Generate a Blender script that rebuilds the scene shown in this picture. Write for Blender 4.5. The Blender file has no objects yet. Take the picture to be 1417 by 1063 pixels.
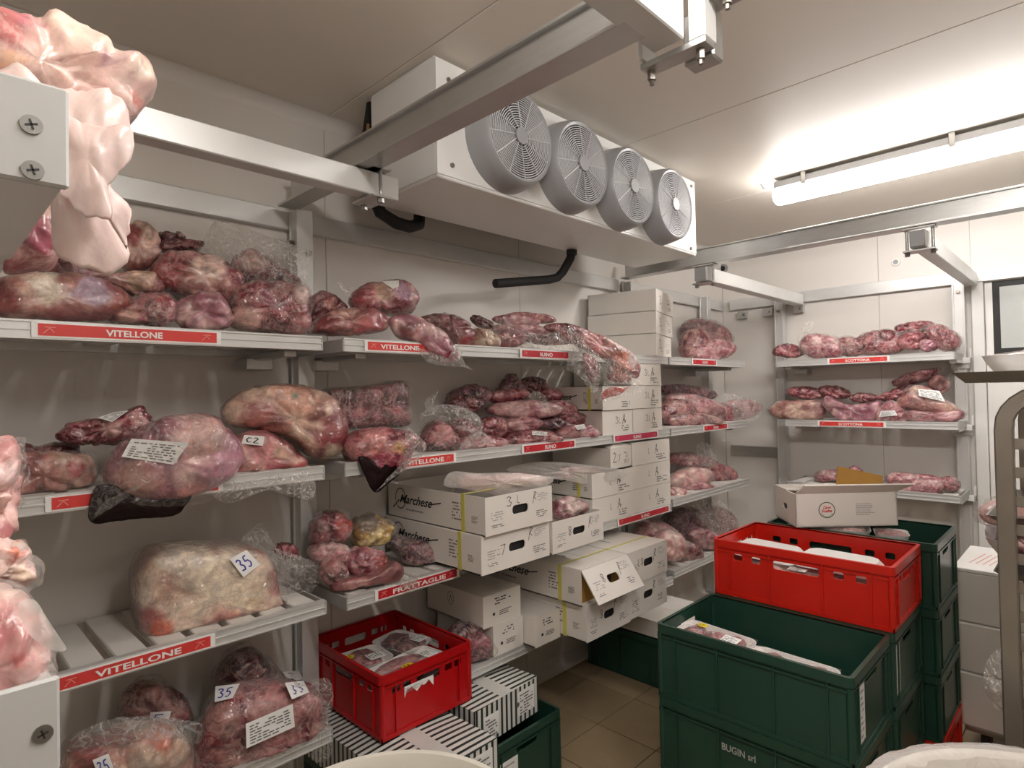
import bpy, math, random
import numpy as np
from mathutils import Vector, Matrix
from mathutils.bvhtree import BVHTree
from mathutils.geometry import tessellate_polygon

SC = bpy.context.scene
COL = SC.collection
PI = math.pi

# ------------------------------------------------------------------ camera
FPX = 830.56                       # focal length in pixels of the 1417x1063 frame
CAM = np.array([0.0, 0.0, 1.5])
CR = np.array([0.71139256, 0.7025209, -0.01962154])
CU = np.array([0.02536325, 0.00223759, 0.9996758])
CF = np.array([-0.70233705, 0.71165959, 0.01622641])
cam_d = bpy.data.cameras.new('camera')
cam = bpy.data.objects.new('camera', cam_d)
COL.objects.link(cam)
cam_d.sensor_width = 36.0
cam_d.lens = 36.0 * FPX / 1417.0
cam_d.clip_start = 0.05
cam.matrix_world = Matrix(((CR[0], CU[0], -CF[0], 0.0), (CR[1], CU[1], -CF[1], 0.0), (CR[2], CU[2], -CF[2], 1.5), (0, 0, 0, 1)))
SC.camera = cam

# ------------------------------------------------------------------ world and exposure
world = bpy.data.worlds.new('world')
SC.world = world
world.use_nodes = True
world.node_tree.nodes['Background'].inputs[0].default_value = (0.9, 0.88, 0.85, 1)
world.node_tree.nodes['Background'].inputs[1].default_value = 0.005
SC.view_settings.view_transform = 'Standard'
SC.view_settings.look = 'None'
SC.view_settings.gamma = 1.0
SC.view_settings.use_curve_mapping = False
SC.view_settings.exposure = 0.0
TUBE_POWER = 60.0

# ------------------------------------------------------------------ pixel rays and noise
def ray(px, py):
    return CR * (px - 708.5) / FPX - CU * (py - 531.5) / FPX + CF

def P(px, py, ax, val):
    """point on the plane axis=val (or at distance val when ax is 'd') that stands where the photograph shows it"""
    d = ray(px, py)
    if ax == 'd':
        return CAM + d * val
    return CAM + d * ((val - CAM[ax]) / d[ax])

def vnoise(p, seed=0):
    p = np.asarray(p, float)
    i = np.floor(p).astype(np.int64)
    f = p - i
    f = f * f * (3 - 2 * f)
    out = np.zeros(len(p))
    for dx in (0, 1):
        for dy in (0, 1):
            for dz in (0, 1):
                h = ((i[:, 0] + dx) * 374761393 + (i[:, 1] + dy) * 668265263 + (i[:, 2] + dz) * 1440662683 + seed * 974634777) & 0xffffffff
                h = ((h ^ (h >> 13)) * 1274126177) & 0xffffffff
                h = (h ^ (h >> 16)) & 0xffff
                w = (f[:, 0] if dx else 1 - f[:, 0]) * (f[:, 1] if dy else 1 - f[:, 1]) * (f[:, 2] if dz else 1 - f[:, 2])
                out += w * h / 65535.0
    return out

def fbm(p, octv=3, seed=0):
    p = np.asarray(p, float)
    a, s, o = 0.5, 1.0, np.zeros(len(p))
    t = 0
    for k in range(octv):
        o += a * vnoise(p * s + 17.3 * k, seed + k)
        t += a
        a *= 0.5
        s *= 2.03
    return o / t

def lin(c):
    """0-255 colour to linear"""
    r = []
    for x in c[:3]:
        x = x / 255.0
        r.append(x / 12.92 if x <= 0.04045 else ((x + 0.055) / 1.055) ** 2.4)
    return (r[0], r[1], r[2])

# ------------------------------------------------------------------ materials
MATS = {}
def nt(name):
    m = bpy.data.materials.new(name)
    m.use_nodes = True
    return m, m.node_tree.nodes, m.node_tree.links, m.node_tree.nodes['Principled BSDF']

def plain(name, rgb, rough=0.5, metal=0.0, var=0.06, scale=8.0, bump=0.0, bscale=60.0, coat=0.0, spec=0.5, stretch=None):
    if name in MATS:
        return MATS[name]
    m, N, L, b = nt(name)
    c = lin(rgb)
    tc = N.new('ShaderNodeTexCoord')
    mp = N.new('ShaderNodeMapping')
    if stretch:
        mp.inputs['Scale'].default_value = stretch
    L.new(tc.outputs['Object'], mp.inputs[0])
    no = N.new('ShaderNodeTexNoise')
    no.inputs['Scale'].default_value = scale
    no.inputs['Detail'].default_value = 5
    L.new(mp.outputs[0], no.inputs['Vector'])
    mr = N.new('ShaderNodeMapRange')
    mr.inputs['From Min'].default_value = 0.3
    mr.inputs['From Max'].default_value = 0.7
    mr.inputs['To Min'].default_value = 1 - var
    mr.inputs['To Max'].default_value = 1 + var
    L.new(no.outputs[0], mr.inputs[0])
    mx = N.new('ShaderNodeVectorMath')
    mx.operation = 'SCALE'
    mx.inputs[0].default_value = c
    L.new(mr.outputs[0], mx.inputs['Scale'])
    L.new(mx.outputs[0], b.inputs['Base Color'])
    b.inputs['Roughness'].default_value = rough
    b.inputs['Metallic'].default_value = metal
    b.inputs['Coat Weight'].default_value = coat
    b.inputs['Specular IOR Level'].default_value = spec
    if bump:
        n2 = N.new('ShaderNodeTexNoise')
        n2.inputs['Scale'].default_value = bscale
        n2.inputs['Detail'].default_value = 4
        L.new(mp.outputs[0], n2.inputs['Vector'])
        bp = N.new('ShaderNodeBump')
        bp.inputs['Strength'].default_value = bump
        bp.inputs['Distance'].default_value = 0.003
        L.new(n2.outputs[0], bp.inputs['Height'])
        L.new(bp.outputs[0], b.inputs['Normal'])
    MATS[name] = m
    return m

def meat_mat(name, vein, vamt, fine=28.0, crinkle=0.5, coat=1.0, sss=0.0, rough=0.35, fibre=0.28):
    m, N, L, b = nt(name)
    at = N.new('ShaderNodeAttribute')
    at.attribute_name = 'Col'
    tc = N.new('ShaderNodeTexCoord')
    oi = N.new('ShaderNodeObjectInfo')
    ad = N.new('ShaderNodeVectorMath')
    ad.operation = 'MULTIPLY_ADD'
    cb = N.new('ShaderNodeCombineXYZ')
    for k in range(3):
        L.new(oi.outputs['Random'], cb.inputs[k])
    L.new(cb.outputs[0], ad.inputs[0])
    ad.inputs[1].default_value = (13, 29, 47)
    L.new(tc.outputs['Object'], ad.inputs[2])
    # fine mottling
    n1 = N.new('ShaderNodeTexNoise')
    n1.inputs['Scale'].default_value = fine
    n1.inputs['Detail'].default_value = 6
    n1.inputs['Distortion'].default_value = 0.6
    L.new(ad.outputs[0], n1.inputs['Vector'])
    mr = N.new('ShaderNodeMapRange')
    mr.inputs['From Min'].default_value = 0.32
    mr.inputs['From Max'].default_value = 0.68
    mr.inputs['To Min'].default_value = 0.62
    mr.inputs['To Max'].default_value = 1.22
    L.new(n1.outputs[0], mr.inputs[0])
    sc = N.new('ShaderNodeVectorMath')
    sc.operation = 'SCALE'
    L.new(at.outputs['Color'], sc.inputs[0])
    fm = N.new('ShaderNodeMapping')
    fm.inputs['Scale'].default_value = (70, 16, 95)
    fm.inputs['Rotation'].default_value = (0.35, 0.0, 0.2)
    L.new(ad.outputs[0], fm.inputs[0])
    n5 = N.new('ShaderNodeTexNoise')
    n5.inputs['Scale'].default_value = 1.0
    n5.inputs['Detail'].default_value = 3
    n5.inputs['Distortion'].default_value = 0.8
    L.new(fm.outputs[0], n5.inputs['Vector'])
    m5 = N.new('ShaderNodeMapRange')
    m5.inputs['From Min'].default_value = 0.3
    m5.inputs['From Max'].default_value = 0.7
    m5.inputs['To Min'].default_value = 1 - fibre
    m5.inputs['To Max'].default_value = 1 + fibre
    L.new(n5.outputs[0], m5.inputs[0])
    mm = N.new('ShaderNodeMath')
    mm.operation = 'MULTIPLY'
    L.new(mr.outputs[0], mm.inputs[0])
    L.new(m5.outputs[0], mm.inputs[1])
    L.new(mm.outputs[0], sc.inputs['Scale'])
    # veins / marbling: thin band where a distorted noise crosses its mean
    n2 = N.new('ShaderNodeTexNoise')
    n2.inputs['Scale'].default_value = 17.0
    n2.inputs['Detail'].default_value = 8
    n2.inputs['Roughness'].default_value = 0.65
    n2.inputs['Distortion'].default_value = 0.9
    L.new(ad.outputs[0], n2.inputs['Vector'])
    cr = N.new('ShaderNodeValToRGB')
    e = cr.color_ramp.elements
    e[0].position = 0.455
    e[0].color = (0, 0, 0, 1)
    e[1].position = 0.5
    e[1].color = (vamt, vamt, vamt, 1)
    e3 = cr.color_ramp.elements.new(0.53)
    e3.color = (0, 0, 0, 1)
    L.new(n2.outputs[0], cr.inputs[0])
    mx = N.new('ShaderNodeMix')
    mx.data_type = 'RGBA'
    L.new(cr.outputs[0], mx.inputs[0])
    L.new(sc.outputs[0], mx.inputs[6])
    mx.inputs[7].default_value = (*lin(vein), 1)
    L.new(mx.outputs[2], b.inputs['Base Color'])
    # bumps: flesh grain below, crinkled film in the coat
    bp = N.new('ShaderNodeBump')
    bp.inputs['Strength'].default_value = 0.55
    bp.inputs['Distance'].default_value = 0.006
    L.new(n1.outputs[0], bp.inputs['Height'])
    L.new(bp.outputs[0], b.inputs['Normal'])
    n3 = N.new('ShaderNodeTexNoise')
    n3.inputs['Scale'].default_value = 20.0
    n3.inputs['Detail'].default_value = 1.5
    n3.inputs['Distortion'].default_value = 2.6
    L.new(ad.outputs[0], n3.inputs['Vector'])
    b2 = N.new('ShaderNodeBump')
    b2.inputs['Strength'].default_value = crinkle
    b2.inputs['Distance'].default_value = 0.02
    L.new(n3.outputs[0], b2.inputs['Height'])
    L.new(b2.outputs[0], b.inputs['Coat Normal'])
    b.inputs['Coat Weight'].default_value = coat
    b.inputs['Coat Roughness'].default_value = 0.1
    b.inputs['Coat IOR'].default_value = 1.6
    b.inputs['Roughness'].default_value = rough
    if sss:
        b.inputs['Subsurface Weight'].default_value = sss
        b.inputs['Subsurface Radius'].default_value = (0.012, 0.004, 0.003)
        b.inputs['Subsurface Scale'].default_value = 1.0
    MATS[name] = m
    return m

def film_mat(name, lo=0.10, hi=0.5, tint=(235, 230, 226), scale=16.0, streak=0.32, crk=0.9):
    m, N, L, b = nt(name)
    out = N['Material Output']
    b.inputs['Base Color'].default_value = (*lin(tint), 1)
    b.inputs['Roughness'].default_value = 0.16
    b.inputs['Specular IOR Level'].default_value = 0.8
    tr = N.new('ShaderNodeBsdfTransparent')
    tr.inputs[0].default_value = (0.96, 0.95, 0.94, 1)
    tc = N.new('ShaderNodeTexCoord')
    n1 = N.new('ShaderNodeTexNoise')
    n1.inputs['Scale'].default_value = scale
    n1.inputs['Detail'].default_value = 5
    n1.inputs['Distortion'].default_value = 2.5
    L.new(tc.outputs['Object'], n1.inputs['Vector'])
    nb = N.new('ShaderNodeTexNoise')
    nb.inputs['Scale'].default_value = scale * 1.3
    nb.inputs['Detail'].default_value = 1.5
    nb.inputs['Distortion'].default_value = 3.0
    L.new(tc.outputs['Object'], nb.inputs['Vector'])
    bp = N.new('ShaderNodeBump')
    bp.inputs['Strength'].default_value = crk
    bp.inputs['Distance'].default_value = 0.015
    L.new(nb.outputs[0], bp.inputs['Height'])
    L.new(bp.outputs[0], b.inputs['Normal'])
    fr = N.new('ShaderNodeLayerWeight')
    fr.inputs['Blend'].default_value = 0.35
    L.new(bp.outputs[0], fr.inputs['Normal'])
    mr = N.new('ShaderNodeMapRange')
    mr.inputs['To Min'].default_value = lo
    mr.inputs['To Max'].default_value = hi
    L.new(fr.outputs['Facing'], mr.inputs[0])
    cr = N.new('ShaderNodeValToRGB')
    e = cr.color_ramp.elements
    e[0].position, e[0].color = 0.46, (0, 0, 0, 1)
    e[1].position, e[1].color = 0.5, (streak, streak, streak, 1)
    e3 = cr.color_ramp.elements.new(0.55)
    e3.color = (0, 0, 0, 1)
    L.new(n1.outputs[0], cr.inputs[0])
    sm = N.new('ShaderNodeMath')
    sm.operation = 'ADD'
    sm.use_clamp = True
    L.new(mr.outputs[0], sm.inputs[0])
    L.new(cr.outputs[0], sm.inputs[1])
    mx = N.new('ShaderNodeMixShader')
    L.new(sm.outputs[0], mx.inputs[0])
    L.new(tr.outputs[0], mx.inputs[1])
    L.new(b.outputs[0], mx.inputs[2])
    L.new(mx.outputs[0], out.inputs[0])
    MATS[name] = m
    return m

def emit(name, rgb, s):
    m = bpy.data.materials.new(name)
    m.use_nodes = True
    N, L = m.node_tree.nodes, m.node_tree.links
    N.remove(N['Principled BSDF'])
    e = N.new('ShaderNodeEmission')
    e.inputs[0].default_value = (*lin(rgb), 1)
    e.inputs[1].default_value = s
    L.new(e.outputs[0], N['Material Output'].inputs[0])
    return m

M_WALL = plain('wall_panel', (222, 217, 211), 0.42, var=0.025, scale=1.6, bump=0.12, bscale=9)
M_WALL2 = plain('darkened_unseen_wall', (180, 172, 162), 0.5)  # right and rear walls, out of view, darkened to cut bounced light
M_CEIL = plain('ceiling_panel', (224, 216, 205), 0.5, var=0.03, scale=1.2)
M_JOINT = plain('panel_joint', (176, 168, 156), 0.7)
M_TILE = plain('floor_tile', (150, 132, 104), 0.35, var=0.10, scale=6, bump=0.1, bscale=20)
M_GROUT = plain('grout', (78, 68, 56), 0.8)
M_ALU = plain('brushed_aluminium', (196, 196, 194), 0.33, metal=0.85, var=0.05, scale=10, bump=0.1, bscale=40, stretch=(1, 1, 6))
M_ALUW = plain('pale_anodised_aluminium', (212, 212, 210), 0.38, metal=0.35, var=0.03)
M_STEEL = plain('worn_stainless_steel', (150, 144, 136), 0.32, metal=0.9, var=0.08, scale=9, bump=0.08, bscale=60)
M_SLAT = plain('white_plastic_slat', (222, 219, 213), 0.5, var=0.03)
M_LIPGREY = plain('grey_label_rail', (168, 168, 166), 0.4)
M_WHITEP = plain('white_plastic', (232, 230, 226), 0.35, var=0.02)
M_PAPER = plain('label_paper', (238, 238, 236), 0.6, var=0.02)
M_REDLAB = plain('red_label', (212, 62, 58), 0.45, var=0.05, scale=20)
M_REDLAB2 = plain('deep_red_label', (190, 28, 44), 0.45, var=0.05, scale=20)
M_INK = plain('black_ink', (28, 26, 28), 0.6)
M_GREYINK = plain('grey_ink', (105, 102, 102), 0.6)
M_PALEINK = plain('faint_ink', (168, 164, 162), 0.6)
M_BLUEINK = plain('blue_marker', (34, 46, 150), 0.5)
M_WHITEINK = plain('white_print', (240, 236, 232), 0.5)
M_CARTON = plain('white_carton', (226, 221, 214), 0.55, var=0.035, scale=5, bump=0.08, bscale=30)
M_KRAFT = plain('kraft_carton', (176, 132, 62), 0.7, var=0.08)
M_TAPE = plain('yellow_strap', (206, 200, 96), 0.4)
M_GREEN = plain('green_crate_plastic', (33, 66, 54), 0.32, var=0.12, scale=5, bump=0.06, bscale=30)
M_RED = plain('red_crate_plastic', (196, 30, 16), 0.3, var=0.07, scale=5, bump=0.04, bscale=30)
M_REDD = plain('dark_red_crate_plastic', (178, 14, 20), 0.32, var=0.08, scale=5)
M_EVAP = plain('white_enamel', (228, 227, 224), 0.3, var=0.015)
M_FAN = plain('grey_fan_plastic', (150, 150, 152), 0.4, var=0.04)
M_BLADE = plain('fan_blade_black', (32, 32, 34), 0.45)
M_BLACK = plain('black_insulation', (22, 21, 22), 0.7, var=0.2, scale=30, bump=0.4, bscale=40)
M_POLY = plain('pale_insulated_box', (222, 218, 212), 0.6, var=0.03, scale=4)
M_FOAM = plain('white_foam_tray', (238, 236, 234), 0.4, var=0.02)
M_YEL = plain('yellow_sticker', (238, 216, 24), 0.45)
M_BLOOD = plain('dark_blood_bag', (22, 5, 9), 0.22, var=0.4, scale=9, bump=0.15, bscale=12, coat=0.0, spec=0.3)
M_BIN = plain('cream_plastic_tub', (224, 220, 208), 0.3, var=0.02)
M_SCREW = plain('screw_steel', (150, 150, 148), 0.3, metal=1.0)
M_DARK = plain('dark_rubber_and_hole_shade', (30, 29, 29), 0.6)  # rubber parts, and the painted shade behind carton hand holes
M_GREENP = plain('green_print', (36, 84, 62), 0.5)
M_GLASS = plain('window_glass', (196, 200, 198), 0.12, var=0.02)
MEAT_FAT = meat_mat('fat_covered_meat', (128, 44, 52), 0.28, crinkle=0.8, fibre=0.1)
MEAT_LEAN = meat_mat('lean_marbled_meat', (214, 164, 160), 0.5, fine=34, crinkle=0.9)
MEAT_PORK = meat_mat('pale_pork', (232, 206, 196), 0.4, fine=18, crinkle=0.3, sss=0.1, fibre=0.06, coat=0.3)
FILM = film_mat('clear_plastic_film')
FILM_THIN = film_mat('thin_plastic_film', 0.02, 0.22, streak=0.16)
FILM_MILKY = film_mat('milky_plastic_film', 0.42, 0.65, streak=0.03, crk=0.3, scale=9.0)
SKIN_FAT = plain('translucent_pork_fat', (212, 190, 184), 0.34, var=0.09, scale=14, bump=0.5, bscale=40, coat=0.1)
SKIN_FAT.node_tree.nodes['Principled BSDF'].inputs['Subsurface Weight'].default_value = 0.3
SKIN_FAT.node_tree.nodes['Principled BSDF'].inputs['Subsurface Radius'].default_value = (0.02, 0.008, 0.006)

# ------------------------------------------------------------------ mesh helpers
ORG = {}
def org(o):
    return ORG.get(o.name, np.zeros(3)) if o else np.zeros(3)

def thing(name, label, cat, loc, group=None):
    o = bpy.data.objects.new(name, None)
    COL.objects.link(o)
    o.location = [float(a) for a in loc]
    o.empty_display_size = 0.05
    o['label'] = label
    o['category'] = cat
    if group:
        o['group'] = group
    ORG[o.name] = np.array(loc, float)
    return o

def struct(o):
    o['kind'] = 'structure'
    return o

class MB:
    def __init__(s, M=None):
        s.v, s.f, s.M = [], [], M
    def add(s, vs, fs):
        n = len(s.v)
        for p in vs:
            if s.M is not None:
                p = s.M @ Vector(p)
            s.v.append((float(p[0]), float(p[1]), float(p[2])))
        s.f += [tuple(i + n for i in q) for q in fs]
        return s
    def box(s, x0, x1, y0, y1, z0, z1):
        return s.add([(x0, y0, z0), (x1, y0, z0), (x1, y1, z0), (x0, y1, z0), (x0, y0, z1), (x1, y0, z1), (x1, y1, z1), (x0, y1, z1)],
                     [(0, 3, 2, 1), (4, 5, 6, 7), (0, 1, 5, 4), (1, 2, 6, 5), (2, 3, 7, 6), (3, 0, 4, 7)])
    def taper(s, a, b, z0, z1):
        """frustum: a, b = (x0,x1,y0,y1) at z0 and z1"""
        return s.add([(a[0], a[2], z0), (a[1], a[2], z0), (a[1], a[3], z0), (a[0], a[3], z0), (b[0], b[2], z1), (b[1], b[2], z1), (b[1], b[3], z1), (b[0], b[3], z1)],
                     [(0, 3, 2, 1), (4, 5, 6, 7), (0, 1, 5, 4), (1, 2, 6, 5), (2, 3, 7, 6), (3, 0, 4, 7)])
    def cyl(s, a, b, r, n=16, r2=None, caps=True):
        a, b = Vector(a), Vector(b)
        r2 = r if r2 is None else r2
        d = (b - a).normalized()
        u = d.orthogonal().normalized()
        w = d.cross(u)
        vs = []
        for c, rr in ((a, r), (b, r2)):
            for k in range(n):
                t = 2 * PI * k / n
                vs.append(c + u * (rr * math.cos(t)) + w * (rr * math.sin(t)))
        fs = [(k, (k + 1) % n, n + (k + 1) % n, n + k) for k in range(n)]
        if caps:
            fs += [tuple(range(n - 1, -1, -1)), tuple(range(n, 2 * n))]
        return s.add(vs, fs)
    def tube(s, pts, r, n=10, closed=False):
        pts = [Vector(p) for p in pts]
        m = len(pts)
        vs = []
        up = None
        for i, p in enumerate(pts):
            a = pts[(i - 1) % m] if (closed or i) else p
            b = pts[(i + 1) % m] if (closed or i < m - 1) else p
            d = (b - a).normalized()
            if up is None:
                up = d.orthogonal().normalized()
            up = (up - d * up.dot(d)).normalized()
            w = d.cross(up)
            for k in range(n):
                t = 2 * PI * k / n
                vs.append(p + up * (r * math.cos(t)) + w * (r * math.sin(t)))
        fs = []
        for i in range(m if closed else m - 1):
            j = (i + 1) % m
            for k in range(n):
                fs.append((i * n + k, i * n + (k + 1) % n, j * n + (k + 1) % n, j * n + k))
        if not closed:
            fs += [tuple(range(n - 1, -1, -1)), tuple((m - 1) * n + k for k in range(n))]
        return s.add(vs, fs)
    def ring(s, c, ax, r, t, n=40, k=6):
        """torus about c with axis index ax"""
        a, b = [(1, 2), (2, 0), (0, 1)][ax]
        pts = []
        for i in range(n):
            p = [c[0], c[1], c[2]]
            p[a] += r * math.cos(2 * PI * i / n)
            p[b] += r * math.sin(2 * PI * i / n)
            pts.append(p)
        return s.tube(pts, t, k, True)
    def lathe(s, c, prof, n=48):
        """profile [(r,z)] about a vertical axis through c"""
        m = len(prof)
        vs = [(c[0] + r * math.cos(2 * PI * i / n), c[1] + r * math.sin(2 * PI * i / n), c[2] + z) for i in range(n) for r, z in prof]
        fs = [(i * m + j, ((i + 1) % n) * m + j, ((i + 1) % n) * m + j + 1, i * m + j + 1) for i in range(n) for j in range(m - 1)]
        return s.add(vs, fs)
    def plate(s, o, u, v, outer, holes=(), t=0.004):
        """flat plate with holes: 2D loops in the frame (o,u,v), thickness t against the normal u x v"""
        o, u, v = Vector(o), Vector(u), Vector(v)
        n = u.cross(v).normalized()
        loops = [list(outer)] + [list(h) for h in holes]
        flat = [p for lp in loops for p in lp]
        tris = tessellate_polygon([[Vector((p[0], p[1], 0)) for p in lp] for lp in loops])
        k = len(flat)
        vs = [o + u * p[0] + v * p[1] for p in flat] + [o + u * p[0] + v * p[1] - n * t for p in flat]
        fs = []
        for a, b, c in tris:
            A, B, Cc = flat[a], flat[b], flat[c]
            if (B[0] - A[0]) * (Cc[1] - A[1]) - (B[1] - A[1]) * (Cc[0] - A[0]) < 0:
                b, c = c, b
            fs += [(a, b, c), (a + k, c + k, b + k)]
        i = 0
        for lp in loops:
            m = len(lp)
            for j in range(m):
                a, b = i + j, i + (j + 1) % m
                fs.append((a, a + k, b + k, b))
            i += m
        return s.add(vs, fs)
    def quadgrid(s, G):
        """G[i][j] 3D points"""
        a, b = len(G), len(G[0])
        return s.add([p for r in G for p in r], [(i * b + j, (i + 1) * b + j, (i + 1) * b + j + 1, i * b + j + 1) for i in range(a - 1) for j in range(b - 1)])
    def build(s, name, mat, parent=None, bevel=0.0, smooth=False, seg=1):
        me = bpy.data.meshes.new(name)
        og = org(parent)
        me.from_pydata([(x - og[0], y - og[1], z - og[2]) for x, y, z in s.v], [], s.f)
        me.materials.append(mat)
        if smooth:
            me.polygons.foreach_set('use_smooth', [True] * len(me.polygons))
            try:
                me.set_sharp_from_angle(angle=0.7)
            except Exception:
                pass
        o = bpy.data.objects.new(name, me)
        COL.objects.link(o)
        if name in ('printing', 'small_print', 'faint_print', 'side_print', 'red_print', 'handwriting', 'guard_rings', 'guard_spokes', 'brand_swirl'):
            o['kind'] = 'stuff'
        if parent is not None:
            o.parent = parent
        ORG[o.name] = og
        if bevel:
            m = o.modifiers.new('bevel', 'BEVEL')
            m.width = bevel
            m.segments = seg
            m.limit_method = 'ANGLE'
            m.angle_limit = 0.8
        return o

def dup_part(o, parent, dloc):
    c = o.copy()
    COL.objects.link(c)
    c.parent = parent
    b = o.location
    c.location = (b[0] + dloc[0], b[1] + dloc[1], b[2] + dloc[2])
    ORG[c.name] = org(o) + np.array(dloc)
    return c

def rrect(x0, x1, y0, y1, r, n=4):
    pts = []
    for cx, cy, a in ((x1 - r, y0 + r, -PI / 2), (x1 - r, y1 - r, 0), (x0 + r, y1 - r, PI / 2), (x0 + r, y0 + r, PI)):
        for k in range(n + 1):
            t = a + PI / 2 * k / n
            pts.append((cx + r * math.cos(t), cy + r * math.sin(t)))
    return pts

def circle(cx, cy, r, n=24, ry=None):
    return [(cx + r * math.cos(2 * PI * k / n), cy + (ry or r) * math.sin(2 * PI * k / n)) for k in range(n)]

def text_mesh(txt, size, o, u, v, mat, parent, name='lettering', shear=0.0, width=None, bold=0.0, align='LEFT', M=None):
    cu = bpy.data.curves.new('t', 'FONT')
    cu.body = txt
    cu.size = size
    cu.shear = shear
    cu.offset = bold
    cu.align_x = align
    cu.resolution_u = 3
    tmp = bpy.data.objects.new('t', cu)
    COL.objects.link(tmp)
    dg = bpy.context.evaluated_depsgraph_get()
    me = bpy.data.meshes.new_from_object(tmp.evaluated_get(dg))
    xs = [q.co.x for q in me.vertices] or [0, 1]
    sc = width / (max(xs) - min(xs)) if width else 1.0
    o, u, v = Vector(o), Vector(u), Vector(v)
    n = u.cross(v).normalized()
    mb = MB(M)
    mb.add([o + u * (q.co.x * sc) + v * q.co.y + n * 0.0006 for q in me.vertices], [tuple(p.vertices) for p in me.polygons])
    bpy.data.objects.remove(tmp)
    bpy.data.curves.remove(cu)
    bpy.data.meshes.remove(me)
    return mb.build(name, mat, parent)

def ribbon(mb, pts, o, u, v, w):
    """flat stroke along 2D pts in frame, 0.6 mm proud"""
    o, u, v = Vector(o), Vector(u), Vector(v)
    n = u.cross(v).normalized() * 0.0007
    for a, b in zip(pts[:-1], pts[1:]):
        d = Vector((b[0] - a[0], b[1] - a[1], 0))
        if d.length < 1e-6:
            continue
        d.normalize()
        q = Vector((-d.y, d.x, 0)) * (w / 2)
        e = d * (w * 0.3)
        c = [(a[0] - e.x + q.x, a[1] - e.y + q.y), (a[0] - e.x - q.x, a[1] - e.y - q.y), (b[0] + e.x - q.x, b[1] + e.y - q.y), (b[0] + e.x + q.x, b[1] + e.y + q.y)]
        mb.add([o + u * p[0] + v * p[1] + n for p in c], [(0, 1, 2, 3)])

def dashes(mb, x0, x1, y0, y1, rows, o, u, v, seed=0, fill=0.8, h=0.45):
    """rows of tiny printed dashes that read as small print"""
    rg = random.Random(seed)
    o, u, v = Vector(o), Vector(u), Vector(v)
    n = u.cross(v).normalized() * 0.0006
    dy = (y1 - y0) / rows
    for r in range(rows):
        x = x0
        end = x0 + (x1 - x0) * rg.uniform(0.6, 1.0)
        while x < end:
            w = (x1 - x0) * rg.uniform(0.06, 0.2)
            if rg.random() < fill:
                a, b = x, min(x + w * 0.85, end)
                c, d = y0 + dy * r, y0 + dy * (r + h)
                mb.add([o + u * a + v * c + n, o + u * b + v * c + n, o + u * b + v * d + n, o + u * a + v * d + n], [(0, 1, 2, 3)])
            x += w

def spline(pts, m):
    """closed Catmull-Rom through pts, m samples evenly spaced in length"""
    p = np.array(pts, float)
    n = len(p)
    out = []
    for i in range(n):
        a, b, c, d = p[i - 1], p[i], p[(i + 1) % n], p[(i + 2) % n]
        for t in np.linspace(0, 1, 8, endpoint=False):
            out.append(0.5 * ((2 * b) + (c - a) * t + (2 * a - 5 * b + 4 * c - d) * t * t + (3 * b - a - 3 * c + d) * t ** 3))
    out = np.array(out)
    seg = np.linalg.norm(np.roll(out, -1, 0) - out, axis=1)
    s = np.r_[0, np.cumsum(seg)]
    q = np.linspace(0, s[-1], m, endpoint=False)
    ext = np.vstack([out, out[:1]])
    return np.c_[np.interp(q, s, ext[:, 0]), np.interp(q, s, ext[:, 1])]

def oval(cx, cy, rx, ry, ang=0.0, n=10):
    a = math.radians(ang)
    return [(cx + rx * math.cos(t) * math.cos(a) - ry * math.sin(t) * math.sin(a), cy + rx * math.cos(t) * math.sin(a) + ry * math.sin(t) * math.cos(a)) for t in [2 * PI * k / n for k in range(n)]]

def frame_at(outline, ax, val, facing):
    c = np.array(outline, float).mean(0)
    C = P(c[0], c[1], ax, val)
    tocam = CAM - C
    tocam[2] = 0
    tocam /= np.linalg.norm(tocam)
    base = np.zeros(3)
    if ax == 'd':
        n = tocam
    else:
        base[0 if ax == 0 else 1] = 1.0 if ax == 0 else -1.0
        n = base * (1 - facing) + tocam * facing
        n /= np.linalg.norm(n)
    return c, C, n

def onplane(px, py, C, n):
    d = ray(px, py)
    return CAM + d * (np.dot(C - CAM, n) / np.dot(d, n))

PAL = {   # three colours each: dark lean, mid, fat
    'beef': [(78, 20, 32), (138, 60, 70), (206, 158, 148)],
    'dark': [(44, 12, 20), (84, 26, 36), (150, 84, 84)],
    'pale': [(136, 78, 78), (186, 136, 124), (222, 192, 172)],
    'lilac': [(136, 76, 92), (174, 120, 130), (214, 178, 174)],
    'pink': [(136, 56, 70), (186, 116, 124), (232, 196, 190)],
    'pork': [(196, 136, 136), (220, 176, 170), (232, 208, 198)],
    'red': [(90, 16, 34), (140, 38, 56), (206, 134, 134)],
    'block': [(168, 108, 96), (220, 190, 168), (238, 226, 210)],
    'rib': [(64, 18, 28), (98, 38, 46), (160, 100, 100)],
    'yellow': [(146, 112, 56), (206, 176, 104), (232, 216, 156)],
    'plum': [(56, 26, 38), (92, 50, 64), (144, 96, 106)],
    'liver': [(110, 64, 66), (170, 112, 110), (200, 148, 140)],
}
LUMP_N = [0]
LV = (1.69, 1.285, 0.865, 0.465)

def rest_level(C, ax, val):
    """top of the shelf below a piece, None for pieces that hang or lie elsewhere"""
    if (ax == 0 and val <= -1.79) or (ax == 1 and 4.25 < val < 4.6):
        corner = ax == 0 and C[1] > 3.04
        for k, z in enumerate(LV):
            z2 = z + (0.02 if corner and k > 1 else 0)
            if C[2] > z2 - 0.01:
                return z2
    return None

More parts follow.
